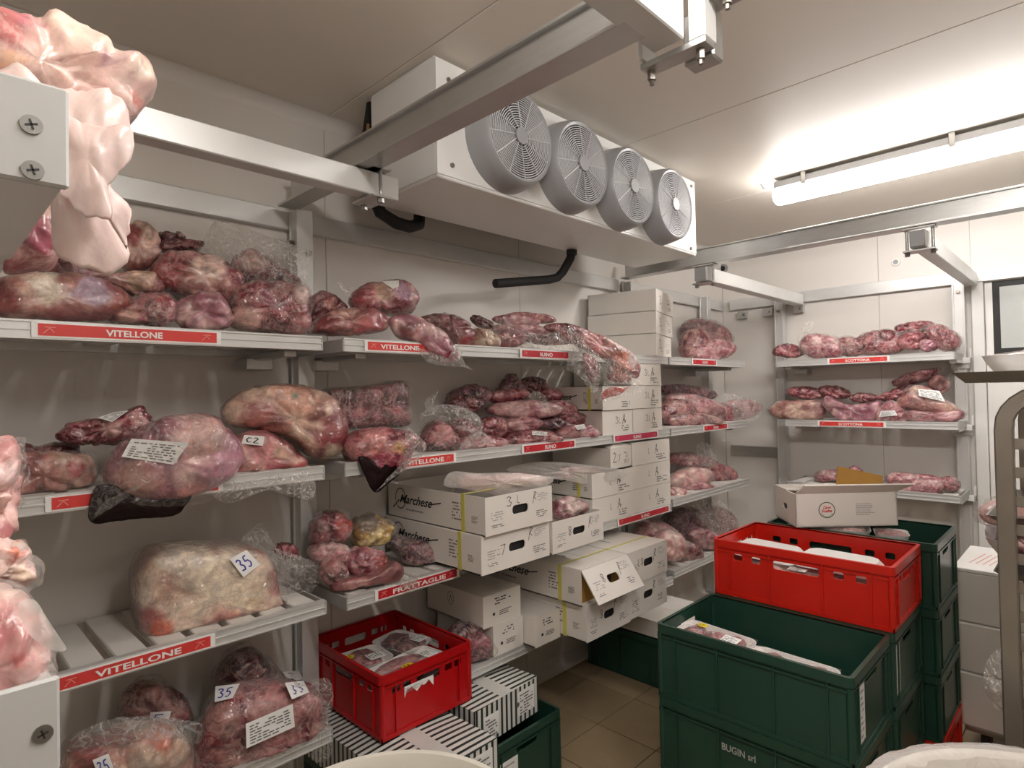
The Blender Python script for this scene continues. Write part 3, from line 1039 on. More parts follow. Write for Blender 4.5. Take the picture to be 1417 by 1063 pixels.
def shelf(label, M, a0, a1, ztop, depth=0.40, labels=(), group=None, lip=0.042, posts=(), endcap=False):
    """slatted shelf; local frame: a along the front, b into the depth, z up"""
    c = M @ Vector(((a0 + a1) / 2, depth / 2, ztop - lip))
    t = thing('wall_shelf', label, 'shelf', c, group)
    mb = MB(M)
    mb.box(a0, a1, 0, 0.016, ztop - lip, ztop + 0.002)
    mb.box(a0, a1, -0.003, 0.0, ztop - 0.003, ztop + 0.002)
    mb.box(a0, a1, -0.003, 0.0, ztop - lip * 0.52, ztop - lip * 0.44)
    mb.box(a0, a1, -0.003, 0.0, ztop - lip, ztop - lip + 0.004)
    mb.box(a0, a1, 0.016, 0.03, ztop - lip, ztop - lip + 0.004)
    mb.build('front_lip', M_ALUW, t)
    MB(M).box(a0, a1, depth - 0.02, depth - 0.004, ztop - lip, ztop - 0.004).build('rear_rail', M_ALU, t)
    for s in (a0 - 0.003, a1 - 0.003):
        MB(M).box(s, s + 0.006, -0.001, depth - 0.004, ztop - lip, ztop - 0.002).build('end_plate', M_LIPGREY, t)
    n = max(2, int(round((a1 - a0) / 0.092)))
    pitch = (a1 - a0 - 0.02) / n
    s0 = None
    du = M.to_3x3() @ Vector((1, 0, 0))
    for k in range(n):
        if s0 is None:
            s0 = MB(M).box(a0 + 0.01 + 0.01, a0 + 0.01 + pitch - 0.012, 0.016, depth - 0.02, ztop - 0.022, ztop).build('slat', M_SLAT, t, bevel=0.003)
        else:
            dup_part(s0, t, tuple(du * (pitch * k)))
    for pa in posts:
        mb = MB(M).box(pa - 0.02, pa + 0.02, 0.06, depth - 0.02, ztop - lip - 0.018, ztop - lip)
        mb.box(pa - 0.045, pa + 0.045, depth - 0.11, depth - 0.02, ztop - lip - 0.05, ztop - lip - 0.012)
        mb.build('bracket_arm', M_ALU, t, bevel=0.002)
    u, v = M.to_3x3() @ Vector((1, 0, 0)), Vector((0, 0, 1))
    for L_ in labels:
        la, lb, txt, mat, th, wid = L_
        zl = ztop - lip + 0.004
        hh = lip - 0.007
        lab = MB(M).box(la, lb, -0.0055, -0.003, zl, zl + hh).build('shelf_label', M_PAPER, t)
        MB(M).box(la + 0.012, lb - 0.012, -0.0062, -0.0055, zl + 0.004, zl + hh - 0.003).build('red_strip', mat, lab)
        if txt:
            tw = wid
            o = M @ Vector((la + (lb - la) / 2 - tw / 2 + th, -0.0065, zl + 0.0095))
            text_mesh(txt, hh * 0.62, o, u, v, M_WHITEINK, lab, width=tw, bold=0.0006)
        q0, q1 = M @ Vector((la + 0.022, -0.0066, zl + 0.01)), M @ Vector((lb - 0.05, -0.0066, zl + 0.01))
        sm = MB()
        for q in (q0, q1):
            ribbon(sm, [(0, 0), (0.012, 0.012), (0.02, 0.002)], q, u, v, 0.0022)
            ribbon(sm, [(0.003, 0.014), (0.022, 0.014)], q, u, v, 0.0022)
        sm.build('small_print', plain('pale_red_print', (232, 140, 132), 0.5), lab)
    if endcap:
        mb = MB(M).box(a0 - 0.006, a0, -0.004, depth, ztop - lip - 0.006, ztop + 0.012)
        e = mb.build('end_cap', M_LIPGREY, t, bevel=0.002)
        for b, zz in endcap:
            q = M @ Vector((a0 - 0.006, b, zz))
            dn = M.to_3x3() @ Vector((-1, 0, 0))
            MB().cyl(q, q + dn * 0.0015, 0.0062, 20).build('screw', M_SCREW, e, smooth=True)
            sm = MB()
            for ang in (0.3, 0.3 + PI / 2):
                w = Vector((0, math.cos(ang), math.sin(ang)))
                ww = Vector((0, -math.sin(ang), math.cos(ang)))
                p = q + dn * 0.002
                sm.add([p + w * 0.0034 + ww * 0.0006, p - w * 0.0034 + ww * 0.0006, p - w * 0.0034 - ww * 0.0006, p + w * 0.0034 - ww * 0.0006], [(0, 1, 2, 3)])
            sm.build('screw_slot', M_DARK, e)
    return t

ML, MF = frame_left(LEFT_F), frame_far(FAR_F)
LV = (1.69, 1.285, 0.865, 0.465)
R1, R2 = M_REDLAB, M_REDLAB2
gA = None
shelf('near left-wall shelf at the top, red VITELLONE label, pale beef legs', ML, -0.30, 0.925, LV[0], posts=(0.85, -0.2), labels=[(0.205, 0.62, 'VITELLONE', R1, 0.0, 0.125)])
shelf('near left-wall shelf second down, under the big lilac beef piece', ML, -0.30, 0.925, LV[1], posts=(0.85, -0.2), labels=[(0.228, 0.62, '', R1, 0, 0)])
shelf('near left-wall shelf third down, bare slats and red VITELLONE label', ML, -0.30, 0.925, LV[2], posts=(0.85, -0.2), labels=[(0.24, 0.595, 'VITELLONE', R1, 0.0, 0.19)])
shelf('near left-wall shelf at the bottom, under the wrapped ribs', ML, -0.30, 0.94, LV[3], posts=(0.85, -0.2))
shelf('middle left-wall shelf at the top, red VITELLONE and SUINO labels', ML, 1.0, 3.03, LV[0], posts=(1.1, 2.95), labels=[(1.075, 1.36, 'VITELLONE', R1, 0.0, 0.16), (1.82, 2.15, 'SUINO', R2, 0.0, 0.085)])
shelf('middle left-wall shelf second down, VITELLONE and three SUINO labels', ML, 1.0, 3.03, LV[1], posts=(1.1, 2.95), labels=[(1.18, 1.46, 'VITELLONE', R1, 0.0, 0.165), (1.82, 2.18, 'SUINO', R2, 0.0, 0.075), (2.48, 2.9, 'SUINO', plain('magenta_label', (196, 44, 84), 0.45), 0.0, 0.075)])
shelf('middle left-wall shelf third down, red FRATTAGLIE label, tripe and offal', ML, 1.0, 1.47, LV[2] - 0.01, posts=(1.1,), labels=[(1.10, 1.465, 'FRATTAGLIE', R2, 0.0, 0.23)])
shelf('middle left-wall shelf third down, right half, under the white cartons', ML, 1.48, 3.03, LV[2], posts=(2.95,), labels=[(2.50, 3.0, 'SUINO', R2, 0.0, 0.08)])
shelf('middle left-wall shelf at the bottom, under the small cartons', ML, 1.49, 3.03, LV[3] - 0.01, posts=(1.6, 2.95))
shelf('corner shelf at the top of the left wall, beside three white cartons', ML, 3.045, 4.07, LV[0], posts=(3.95,), labels=[(3.3, 3.62, 'SUINO', R2, 0, 0.07)])
shelf('corner shelf second down, heaped with bagged pork', ML, 3.045, 4.07, LV[1], posts=(3.95,), labels=[(3.42, 3.75, 'SUINO', R2, 0, 0.07)])
shelf('corner shelf third down, below the second bagged pork pile', ML, 3.045, 4.07, LV[2] + 0.02, posts=(3.95,))
shelf('corner shelf lowest, just behind the red crate rim', ML, 3.045, 3.95, LV[3] + 0.02, posts=(3.85,))
shelf('far wall shelf at the top, red SCOTTONA label', MF, -1.61, -0.61, LV[0], posts=(-1.55, -0.625), labels=[(-1.28, -0.93, 'SCOTTONA', R1, 0.0, 0.14)])
shelf('far wall shelf in the middle, red SCOTTONA label', MF, -1.56, -0.60, LV[1], posts=(-1.5, -0.625), labels=[(-1.35, -0.96, 'SCOTTONA', R1, 0.0, 0.14)])
shelf('far wall shelf lowest, behind the open carton', MF, -1.56, -0.60, LV[2], posts=(-1.5, -0.625))
for z in (1.63, 1.225, 0.80):
    t = thing('shelf_clip', {1.63: 'white clip on the far right post, topmost', 1.225: 'white clip on the far right post, middle', 0.80: 'white clip on the far right post, lowest'}[z], 'clip', (-0.6, 4.5, z))
    MB().box(-0.67, -0.565, 4.50, 4.535, z, z + 0.035).build('clip_body', M_WHITEP, t, bevel=0.002)
    MB().box(-0.572, -0.565, 4.50, 4.535, z, z + 0.09).build('clip_tongue', M_WHITEP, t, bevel=0.001)
MR = frame_rear(0.075)
zz0 = vzp = None
def zat(px, py, X):
    return P(px, py, 0, X)
s1, s2, s3 = zat(43, 173, -0.494), zat(45, 236, -0.494), zat(57, 1011, -0.55)
shelf('nearest shelf at upper left, grey end with two screws', MR, 0.50, 2.1, 1.70, depth=0.39, lip=0.05, endcap=[(0.075 - s1[1], s1[2]), (0.075 - s2[1], s2[2])])
shelf('nearest shelf at lower left, grey end with a single screw', MR, 0.55, 2.1, 1.29, depth=0.39, lip=0.05, endcap=[(0.075 - s3[1], s3[2])])

# ================================================================== evaporator
ev = thing('evaporator', 'white ceiling cooling unit with four grey fans', 'cooling unit', (-1.68, 2.05, 2.2))
ex0, ex1, ey0, ey1, ez0, ez1 = -1.88, -1.50, 1.20, 2.91, 2.20, 2.598
MB().box(ex0, ex1, ey0, ey1, ez0, ez0 + 0.012).box(ex0, ex1 - 0.01, ey0, ey1, ez1 - 0.01, ez1).build('drip_tray', M_EVAP, ev, bevel=0.004)
fans = []
for px, py in ((722, 188), (808, 226), (878, 257), (935, 282)):
    q = P(px, py, 0, -1.405)
    fans.append((q[1], q[2]))
outer = [(ey0, ez0 + 0.012), (ey1, ez0 + 0.012), (ey1, ez1 - 0.01), (ey0, ez1 - 0.01)]
MB().plate((ex1, 0, 0), (0, 1, 0), (0, 0, 1), outer, [circle(a, b, 0.142, 28) for a, b in fans], 0.01).build('front_panel', M_EVAP, ev)
for y in (ey0, ey1 - 0.012):
    MB().box(ex0, ex1 - 0.01, y, y + 0.012, ez0 + 0.012, ez1 - 0.01).build('side_panel', M_EVAP, ev, bevel=0.002)
MB().box(ex0, ex0 + 0.01, ey0 + 0.012, ey1 - 0.012, ez0 + 0.012, ez1 - 0.01).build('rear_coil', M_DARK, ev)
for y, z in ((ey0 + 0.06, ez0 + 0.05), (ey0 + 0.05, ez1 - 0.07), (ey1 - 0.06, ez0 + 0.03), (ey1 - 0.04, ez1 - 0.04), (fans[0][0] + 0.215, ez1 - 0.06)):
    MB().cyl((ex1, y, z), (ex1 + 0.006, y, z), 0.008, 8).build('screw', M_STEEL, ev)
RF = 0.168
proto = None
M_GUARD = plain('light_grey_guard', (186, 186, 188), 0.4)
def make_fan():
    f = MB()
    prof = [(0.176, 0.0), (0.175, 0.02), (0.170, 0.055), (0.163, 0.088), (0.155, 0.096), (0.147, 0.092), (0.145, 0.05), (0.142, 0.0)]
    n, m = 48, len(prof)
    vs = [(ex1 + x, r * math.cos(2 * PI * i / n), r * math.sin(2 * PI * i / n)) for i in range(n) for r, x in prof]
    f.add(vs, [(i * m + j, i * m + j + 1, ((i + 1) % n) * m + j + 1, ((i + 1) % n) * m + j) for i in range(n) for j in range(m - 1)])
    parts = [('fan_shroud', f, M_FAN, True)]
    g = MB()
    for k in range(15):
        r = 0.036 + k * 0.0079
        g.ring((ex1 + 0.09, 0, 0), 0, r, 0.0023, 40, 4)
    parts.append(('guard_rings', g, M_GUARD, True))
    s = MB()
    for k in range(12):
        a = 2 * PI * k / 12
        s.tube([(ex1 + 0.093, 0.03 * math.cos(a), 0.03 * math.sin(a)), (ex1 + 0.091, 0.149 * math.cos(a + 0.12), 0.149 * math.sin(a + 0.12))], 0.0022, 5)
    parts.append(('guard_spokes', s, M_GUARD, True))
    parts.append(('guard_hub', MB().cyl((ex1 + 0.086, 0, 0), (ex1 + 0.099, 0, 0), 0.029, 24), M_FAN, False))
    b = MB()
    b.cyl((ex1 - 0.03, 0, 0), (ex1 + 0.045, 0, 0), 0.05, 20)
    for k in range(5):
        a = 2 * PI * k / 5
        G = []
        for r in (0.045, 0.09, 0.134):
            row = []
            for w in (-0.26, -0.09, 0.09, 0.26):
                t_ = a + w * (1.0 if r > 0.05 else 1.4) + r * 1.2
                row.append((ex1 + 0.02 + w * 0.11, r * math.cos(t_), r * math.sin(t_)))
            G.append(row)
        b.quadgrid(G)
    parts.append(('fan_blades', b, M_BLADE, True))
    h = MB()
    for k in range(2):
        h.box(ex1 + 0.03, ex1 + 0.07, -0.2, -0.197, -0.01 + 0.0 * k, 0.004)
    return parts
fan_objs = None
for i, (fy, fz) in enumerate(fans):
    if fan_objs is None:
        fan_objs = []
        for nm, mb, mat, sm in make_fan():
            mb.M = None
            mb.v = [(x, y + fy, z + fz) for x, y, z in mb.v]
            parent = ev if nm == 'fan_shroud' else fan_objs[0]
            fan_objs.append(mb.build(nm, mat, parent, smooth=sm))
        f0 = (fy, fz)
    else:
        d = (0, fy - f0[0], fz - f0[1])
        sh = dup_part(fan_objs[0], ev, d)
        for q in fan_objs[1:]:
            c = q.copy()
            COL.objects.link(c)
            c.parent = sh
            ORG[c.name] = ORG[sh.name]
MB().box(ex0 + 0.02, ex0 + 0.05, ey0 + 0.2, ey1 - 0.2, ez0 + 0.1, ez1 - 0.05).build('coil_block', M_DARK, ev)
# insulated pipes
t = thing('drain_pipe', 'black insulated drain pipe with an elbow under the cooling unit', 'pipe', (-1.95, 2.34, 2.0))
MB().tube([(-1.84, 2.30, 2.185), (-1.86, 2.31, 2.16), (-1.9, 2.30, 2.10), (-1.91, 2.27, 2.07), (-1.92, 2.22, 2.055), (-1.95, 1.88, 2.0)], 0.021, 12).build('insulation', M_BLACK, t, smooth=True)
MB().tube([(-1.842, 2.30, 2.175), (-1.84, 2.30, 2.198)], 0.026, 12).build('collar', M_DARK, t, smooth=True)
t = thing('refrigerant_pipe', 'black curved hose at the left end of the cooling unit', 'pipe', (-1.95, 1.35, 2.15))
MB().tube([(-1.93, 1.24, 2.595), (-1.94, 1.22, 2.45), (-1.93, 1.22, 2.28), (-1.92, 1.26, 2.19), (-1.92, 1.33, 2.165), (-1.93, 1.40, 2.165), (-1.95, 1.46, 2.19), (-1.97, 1.48, 2.25)], 0.024, 12).build('insulation', M_BLACK, t, smooth=True)
MB().tube([(-1.9, 1.2, 2.5), (-1.905, 1.185, 2.35), (-1.9, 1.195, 2.22)], 0.006, 8).build('copper_line', plain('copper', (150, 110, 60), 0.35, metal=0.7), t, smooth=True)

# ================================================================== crates
def crate(label, x0, x1, y0, y1, z0, z1, mat, group=None, slots=True, rot=0.0, paper=None, name='crate', holes='long'):
    """open euro crate, walls with rim flange, ribs, base step and hand slots"""
    cx, cy = (x0 + x1) / 2, (y0 + y1) / 2
    t = thing(name, label, 'crate', (cx, cy, z0), group)
    M = Matrix.Translation((cx, cy, z0)) @ Matrix.Rotation(rot, 4, 'Z')
    W, D, H = (x1 - x0) / 2, (y1 - y0) / 2, z1 - z0
    g = 0.008
    w, d = W - g, D - g
    wt = 0.004
    # hand slots (u along wall, v up)
    def slots_for(half, kind):
        zt = H - 0.062
        if kind == 'red':
            L_ = [rrect(-half * 0.26, half * 0.26, zt - 0.014, zt + 0.016, 0.008)]
            for s in (-1, 1):
                for q in (0.47, 0.7):
                    L_.append(rrect(s * half * q - 0.016, s * half * q + 0.016, zt - 0.008, zt + 0.016, 0.006))
            return L_
        return [rrect(-0.055, 0.055, zt - 0.006, zt + 0.022, 0.009)]
    long_x = W >= D
    kx = 'red' if holes == 'red' else 'green'
    for s in (-1, 1):
        # walls facing -y / +y
        hs = []
        if holes == 'red' or not long_x:
            hs = slots_for(w, kx)
        o = Vector((0, s * d, 0))
        u = Vector((-s, 0, 0))
        q = MB(M).plate(o, u, (0, 0, 1), [(-w, 0.012), (w, 0.012), (w, H - 0.006), (-w, H - 0.006)], hs, wt)
        q.build('long_wall' if long_x else 'short_wall', mat, t)
        hs = []
        if holes == 'red' or long_x:
            hs = slots_for(d, kx if holes == 'red' else 'green')
        o = Vector((s * w, 0, 0))
        u = Vector((0, s, 0))
        MB(M).plate(o, u, (0, 0, 1), [(-d, 0.012), (d, 0.012), (d, H - 0.006), (-d, H - 0.006)], hs, wt).build('short_wall' if long_x else 'long_wall', mat, t)
    MB(M).box(-w + 0.004, w - 0.004, -d + 0.004, d - 0.004, 0.008, 0.014).build('base', mat, t)
    # rim flange: outer and inner loop
    rim = MB(M)
    outer = rrect(-W, W, -D, D, 0.016, 4)
    inner = rrect(-w + wt, w - wt, -d + wt, d - wt, 0.010, 4)
    n = len(outer)
    vs = [(a, b, H) for a, b in outer] + [(a, b, H) for a, b in inner] + [(a, b, H - 0.028) for a, b in outer] + [(a * (w + 0.001) / W, b * (d + 0.001) / D, H - 0.028) for a, b in outer]
    fs = []
    for i in range(n):
        j = (i + 1) % n
        fs += [(i, j, n + j, n + i), (2 * n + i, 2 * n + j, j, i), (3 * n + i, 3 * n + j, 2 * n + j, 2 * n + i)]
    rim.add(vs, fs)
    rim.build('rim', mat, t)
    b2 = MB(M)
    for sgn in (-1, 1):
        b2.box(-W + 0.004, W - 0.004, sgn * (d + 0.0) - 0.0 if sgn > 0 else -D + 0.003, D - 0.003 if sgn > 0 else -d, H - 0.044, H - 0.038)
        b2.box(sgn * w if sgn > 0 else -W + 0.003, W - 0.003 if sgn > 0 else -w, -D + 0.004, D - 0.004, H - 0.044, H - 0.038)
    b2.build('upper_band', mat, t)
    b3 = MB(M)
    for sgn in (-1, 1):
        b3.box(-w - 0.004, w + 0.004, (d if sgn > 0 else -d - 0.004), (d + 0.004 if sgn > 0 else -d), 0.0, 0.014)
        b3.box((w if sgn > 0 else -w - 0.004), (w + 0.004 if sgn > 0 else -w), -d - 0.004, d + 0.004, 0.0, 0.014)
    b3.build('foot_band', mat, t)
    # vertical ribs
    rb = None
    for s in (-1, 1):
        for q in ((-0.8, -0.3, 0.3, 0.8) if long_x else (-0.72, 0.72)):
            x = q * w
            yy = s * d
            MB(M).box(x - 0.0025, x + 0.0025, min(yy, yy + s * 0.006), max(yy, yy + s * 0.006), 0.012, H - 0.03).build('rib', mat, t)
        for q in ((-0.72, 0.72) if long_x else (-0.8, -0.3, 0.3, 0.8)):
            y = q * d
            xx = s * w
            MB(M).box(min(xx, xx + s * 0.006), max(xx, xx + s * 0.006), y - 0.0025, y + 0.0025, 0.012, H - 0.03).build('rib', mat, t)
    # corner pillars
    for sx in (-1, 1):
        for sy in (-1, 1):
            MB(M).cyl((sx * (w - 0.003), sy * (d - 0.003), 0.012), (sx * (w - 0.003), sy * (d - 0.003), H - 0.03), 0.010, 12).build('corner_post', mat, t, smooth=True)
    if paper:
        for (face, ua, ub, va, vb) in paper:
            if face == 'x':
                o, u = M @ Vector((w + 0.0015, 0, 0)), M.to_3x3() @ Vector((0, 1, 0))
            else:
                o, u = M @ Vector((0, -d - 0.0015, 0)), M.to_3x3() @ Vector((1, 0, 0))
            rg = random.Random(int(cx * 100))
            torn = mat is M_REDD
            pts = [(ua, va)] + [(ua + (ub - ua) * k / (12 if torn else 6), va + rg.uniform(0, 0.03 if torn else 0.01)) for k in range(1, 12 if torn else 6)] + [(ub, va), (ub, vb), (ua, vb)]
            lb = MB().plate(o, u, (0, 0, 1), pts, (), 0.001).build('paper_label', M_PAPER, t)
            mb = MB()
            dashes(mb, ua + 0.004, ub - 0.004, va + 0.015, vb - 0.005, 8, o, u, (0, 0, 1), 3)
            mb.build('printing', M_PALEINK, lb)
    return t

# front stack of three green crates
GX0, GX1 = -1.095, -0.497
crate('open green crate on top of the front stack, two mince trays inside', GX0, GX1, 1.775, 2.175, 0.48, 0.72, M_GREEN, paper=[('x', -0.12, -0.075, 0.03, 0.19)])
c2 = crate('green crate with white company lettering, middle of the front stack', GX0, GX1, 1.775, 2.175, 0.24, 0.478, M_GREEN, paper=[('x', -0.11, -0.07, 0.03, 0.16)])
crate('green crate at the bottom of the front stack on the tiles', GX0, GX1, 1.775, 2.175, 0.002, 0.238, M_GREEN)
text_mesh('BUGIN srl', 0.030, (-0.875, 1.7812, 0.385), (1, 0, 0), (0, 0, 1), plain('grey_print', (176, 180, 174), 0.5), c2, width=0.105, bold=0.0005)
crate('orange-red crate lying on the second green stack, white foam trays inside', -1.09, -0.485, 2.185, 2.58, 0.722, 0.928, M_RED, holes='red')
crate('green crate directly under the large red crate', GX0 + 0.005, GX1 + 0.008, 2.18, 2.58, 0.48, 0.72, M_GREEN, paper=[('x', -0.15, -0.11, 0.03, 0.19)])
crate('green crate second below the large red crate', GX0 + 0.005, GX1 + 0.008, 2.18, 2.58, 0.24, 0.478, M_GREEN)
crate('green crate at floor level below the large red crate', GX0 + 0.005, GX1 + 0.008, 2.18, 2.58, 0.002, 0.238, M_GREEN)
crate('open green crate on top of the rear stack, under the white carton', -1.045, -0.44, 2.59, 2.99, 0.695, 0.93, M_GREEN)
crate('green crate second from the top of the rear stack', -1.045, -0.44, 2.59, 2.99, 0.458, 0.693, M_GREEN)
crate('green crate third in the rear stack, resting on a red one', -1.045, -0.44, 2.59, 2.99, 0.221, 0.456, M_GREEN)
crate('red crate on the floor at the foot of the rear stack', -1.045, -0.44, 2.59, 2.99, 0.002, 0.219, M_RED, holes='red')
crate('dark green crate on the floor under the corner shelves', -2.08, -1.47, 2.66, 3.06, 0.002, 0.245, M_GREEN)
crate('green crate on the floor holding up the far striped carton', -2.15, -1.565, 1.44, 1.83, 0.002, 0.245, M_GREEN, paper=[('x', -0.14, -0.05, 0.02, 0.17)])
crate('green crate on the floor under the near striped carton', -2.06, -1.475, 0.99, 1.37, 0.002, 0.245, M_GREEN)
crate('deep red crate of meat trays on the striped carton, torn label on front', -2.155, -1.665, 1.065, 1.455, 0.392, 0.60, M_REDD, holes='red', rot=0.0, paper=[('x', -0.10, 0.02, 0.11, 0.145)])

# ================================================================== cartons
def cframe(x1, y0, z0, rot=0.0):
    return Matrix.Translation((x1, y0, z0)) @ Matrix.Rotation(rot, 4, 'Z') @ Matrix(((0, -1, 0, 0), (1, 0, 0, 0), (0, 0, 1, 0), (0, 0, 0, 1)))

def carton(label, x1, y0, z0, W, D, H, rot=0.0, style='plain', hole=False, lid=True, strap=False, logo=False, hand=None, seed=1, group=None, flap=False, name='carton', mat=None, cat='box'):
    mat = mat or M_CARTON
    M = cframe(x1, y0, z0, rot)
    t = thing(name, label, cat, M @ Vector((W / 2, D / 2, 0)), group)
    R3 = M.to_3x3()
    ua, zz = R3 @ Vector((1, 0, 0)), Vector((0, 0, 1))
    O = M @ Vector((0, 0, 0))
    th = 0.005
    body = MB(M)
    body.box(th * 0, W, th, D, 0, th)
    body.box(0, th, th, D, 0, H)
    body.box(W - th, W, th, D, 0, H)
    body.box(0, W, D - th, D, 0, H)
    body.build('body', mat, t)
    hs = [rrect(W * 0.38, W * 0.62, H * 0.42, H * 0.66, H * 0.1)] if hole else []
    if flap:
        ang = 0.62
        o2 = M @ Vector((0, 0, H))
        v2 = -(R3 @ Vector((0, -math.sin(ang), -math.cos(ang))))
        fp = MB().plate(o2 - v2 * H, ua, v2, [(0.0, 0), (W, 0), (W, H), (0, H)], [rrect(W * 0.38, W * 0.62, H * 0.42, H * 0.66, H * 0.1)], 0.005).build('front_flap', mat, t)
        MB(M).box(0.01, W - 0.01, 0.02, 0.024, 0.004, H * 0.9).build('inner_kraft_and_shade', M_KRAFT, t)
        FO, FV, FU = o2 - v2 * H, v2, ua
    else:
        fp = MB(M).plate((0, 0, 0), (1, 0, 0), (0, 0, 1), [(0, 0), (W, 0), (W, H), (0, H)], hs, th).build('front_panel', mat, t)
        FO, FV, FU = O, zz, ua
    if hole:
        MB(M).box(W * 0.33, W * 0.67, 0.012, 0.016, H * 0.3, H * 0.78).build('inner_kraft_and_shade', M_DARK, t)  # dark sheet added behind the hand hole as the shade inside
    if lid:
        MB(M).box(0.001, W / 2 - 0.0008, 0.0, D, H - 0.0005, H + 0.003).build('lid_flap', mat, t)
        MB(M).box(W / 2 + 0.0008, W - 0.001, 0.0, D, H - 0.0005, H + 0.003).build('lid_flap', mat, t)
    # printing on the front
    pr = MB()
    def onf(u0, u1, v0, v1, rows, s, fill=0.8):
        dashes(pr, W * u0, W * u1, H * v0, H * v1, rows, FO, FU, FV, s, fill)
    if style == 'meat':
        onf(0.74, 0.94, 0.2, 0.42, 4, seed)
        onf(0.08, 0.26, 0.18, 0.28, 2, seed + 1)
        fr = MB()
        dashes(fr, W * 0.08, W * 0.28, H * 0.36, H * 0.62, 4, FO, FU, FV, seed + 2)
        dashes(fr, W * 0.76, W * 0.95, H * 0.66, H * 0.9, 5, FO, FU, FV, seed + 4)
        fr.build('faint_print', M_PALEINK, fp)
    elif style == 'corner':
        onf(0.66, 0.9, 0.2, 0.42, 3, seed)
        onf(0.62, 0.86, 0.5, 0.8, 3, seed + 1, 0.5)
    elif style == 'small':
        onf(0.42, 0.78, 0.28, 0.46, 3, seed, 1.0)
        onf(0.3, 0.75, 0.66, 0.92, 3, seed + 3, 0.5)
        pr.add([FO + FU * p[0] + FV * p[1] + (FU.cross(Vector(FV))) * 0.0008 for p in circle(W * 0.27, H * 0.37, H * 0.055, 14)], [tuple(range(14))])
    elif style == 'far':
        onf(0.62, 0.9, 0.12, 0.42, 3, seed)
    if pr.v:
        pr.build('printing', M_GREYINK if style != 'small' else M_INK, fp)
    if hand:
        hm = MB()
        for (ch, u0, v0, sz) in hand:
            ribbon(hm, [(W * u0 + x * sz * 0.8, H * v0 + y * sz) for x, y in DIG[ch]], FO, FU, FV, max(0.0022, sz * 0.07))
        hm.build('handwriting', M_INK, fp)
    side_o = M @ Vector((0, D, 0))
    side_u = R3 @ Vector((0, -1, 0))
    if strap:
        MB(M).box(-0.0009, 0.0, D * 0.18, D * 0.18 + 0.02, 0, H + 0.003).box(0, W, D * 0.18, D * 0.18 + 0.012, H + 0.003, H + 0.0038).build('yellow_strap', M_TAPE, t)
        sp = MB()
        dashes(sp, D * 0.7, D * 0.8, H * 0.3, H * 0.82, 6, side_o, side_u, zz, seed + 9)
        dashes(sp, D * 0.88, D * 0.94, H * 0.3, H * 0.5, 5, side_o, side_u, zz, seed + 19, 1.0)
        sp.build('side_print', M_GREYINK, t)
    if logo:
        lw = D * 0.36
        lo = side_o + side_u * (D * 0.14) + zz * (H * 0.48)
        text_mesh('Marchese', H * 0.36, lo, side_u, zz, M_INK, t, name='brand_lettering', shear=0.5, width=lw, bold=0.001)
        sw = MB()
        ribbon(sw, [(D * 0.14 + lw * 0.16 * math.cos(a) + 0.01, H * 0.6 + H * 0.3 * math.sin(a)) for a in np.linspace(-2.4, 3.4, 22)], side_o, side_u, zz, 0.004)
        ribbon(sw, [(D * 0.14 + lw * 0.9, H * 0.55), (D * 0.14 + lw * 1.25, H * 0.66)], side_o, side_u, zz, 0.005)
        ribbon(sw, [(D * 0.07, H * 0.3), (D * 0.14, H * 0.55)], side_o, side_u, zz, 0.005)
        sw.build('brand_swirl', M_INK, t)
        fm = MB()
        dashes(fm, D * 0.22, D * 0.46, H * 0.28, H * 0.38, 1, side_o, side_u, zz, seed, 1.0)
        fm.build('subtitle_print', plain('lilac_print', (150, 136, 152), 0.5), t)
    return t, M

# three long boxes on top
for k, (nm) in enumerate(['bottom', 'middle', 'top']):
    carton({0: 'long plain white carton, bottom of the three beside the cooling unit', 1: 'long plain white carton, middle of the three near the ceiling', 2: 'long plain white carton, topmost of the three near the ceiling'}[k],
           -1.735, 2.885 + 0.004 * k, 1.6925 + 0.1235 * k, 0.36, 0.40, 0.119, rot=0.30 - 0.02 * k, style='corner', hand=[('3', 0.18, 0.35, 0.05), ('c', 0.3, 0.2, 0.035)], seed=3 + k)
# cartons on the second shelf
for (lb, y0, w, z, sd) in (('white carton at shelf edge under the hanging bags, lower left', 2.40, 0.262, 1.287, 11), ('white carton at shelf edge, lower right of the second-shelf stack', 2.668, 0.285, 1.287, 12),
                           ('white carton in the middle row of the second-shelf stack, right', 2.665, 0.288, 1.409, 14), ('white carton topping the second-shelf stack below three long boxes', 2.665, 0.288, 1.531, 15)):
    carton(lb, -1.752, y0, z, w, 0.39, 0.116, style='far', hand=[('3', 0.42, 0.45, 0.035), ('l', 0.52, 0.45, 0.03), ('A', 0.64, 0.42, 0.05)], seed=sd)
carton('white strapped carton behind the orange-stained hanging bags', -1.745, 2.395, 1.409, 0.262, 0.39, 0.116, style='far', strap=True, logo=True, seed=16)
# cartons on the third shelf, middle bay
lab3 = ['lowest', 'middle', 'topmost']
for r in range(3):
    carton('white carton at the right end of the third shelf, ' + lab3[r] + ' of its column', -1.752, 2.652, 0.868 + r * 0.122, 0.375, 0.39, 0.117, style='far', hand=[('l', 0.4, 0.45, 0.03), ('A', 0.58, 0.42, 0.05)], seed=21 + r)
for r in range(2):
    carton('white strapped carton left of the end column on the third shelf, ' + ('lower' if r == 0 else 'upper'), -1.745, 2.295, 0.868 + r * 0.122, 0.352, 0.39, 0.117, style='far', strap=True, logo=True, hand=[('l', 0.4, 0.45, 0.03), ('A', 0.58, 0.42, 0.05)], seed=31 + r, lid=(r == 0))
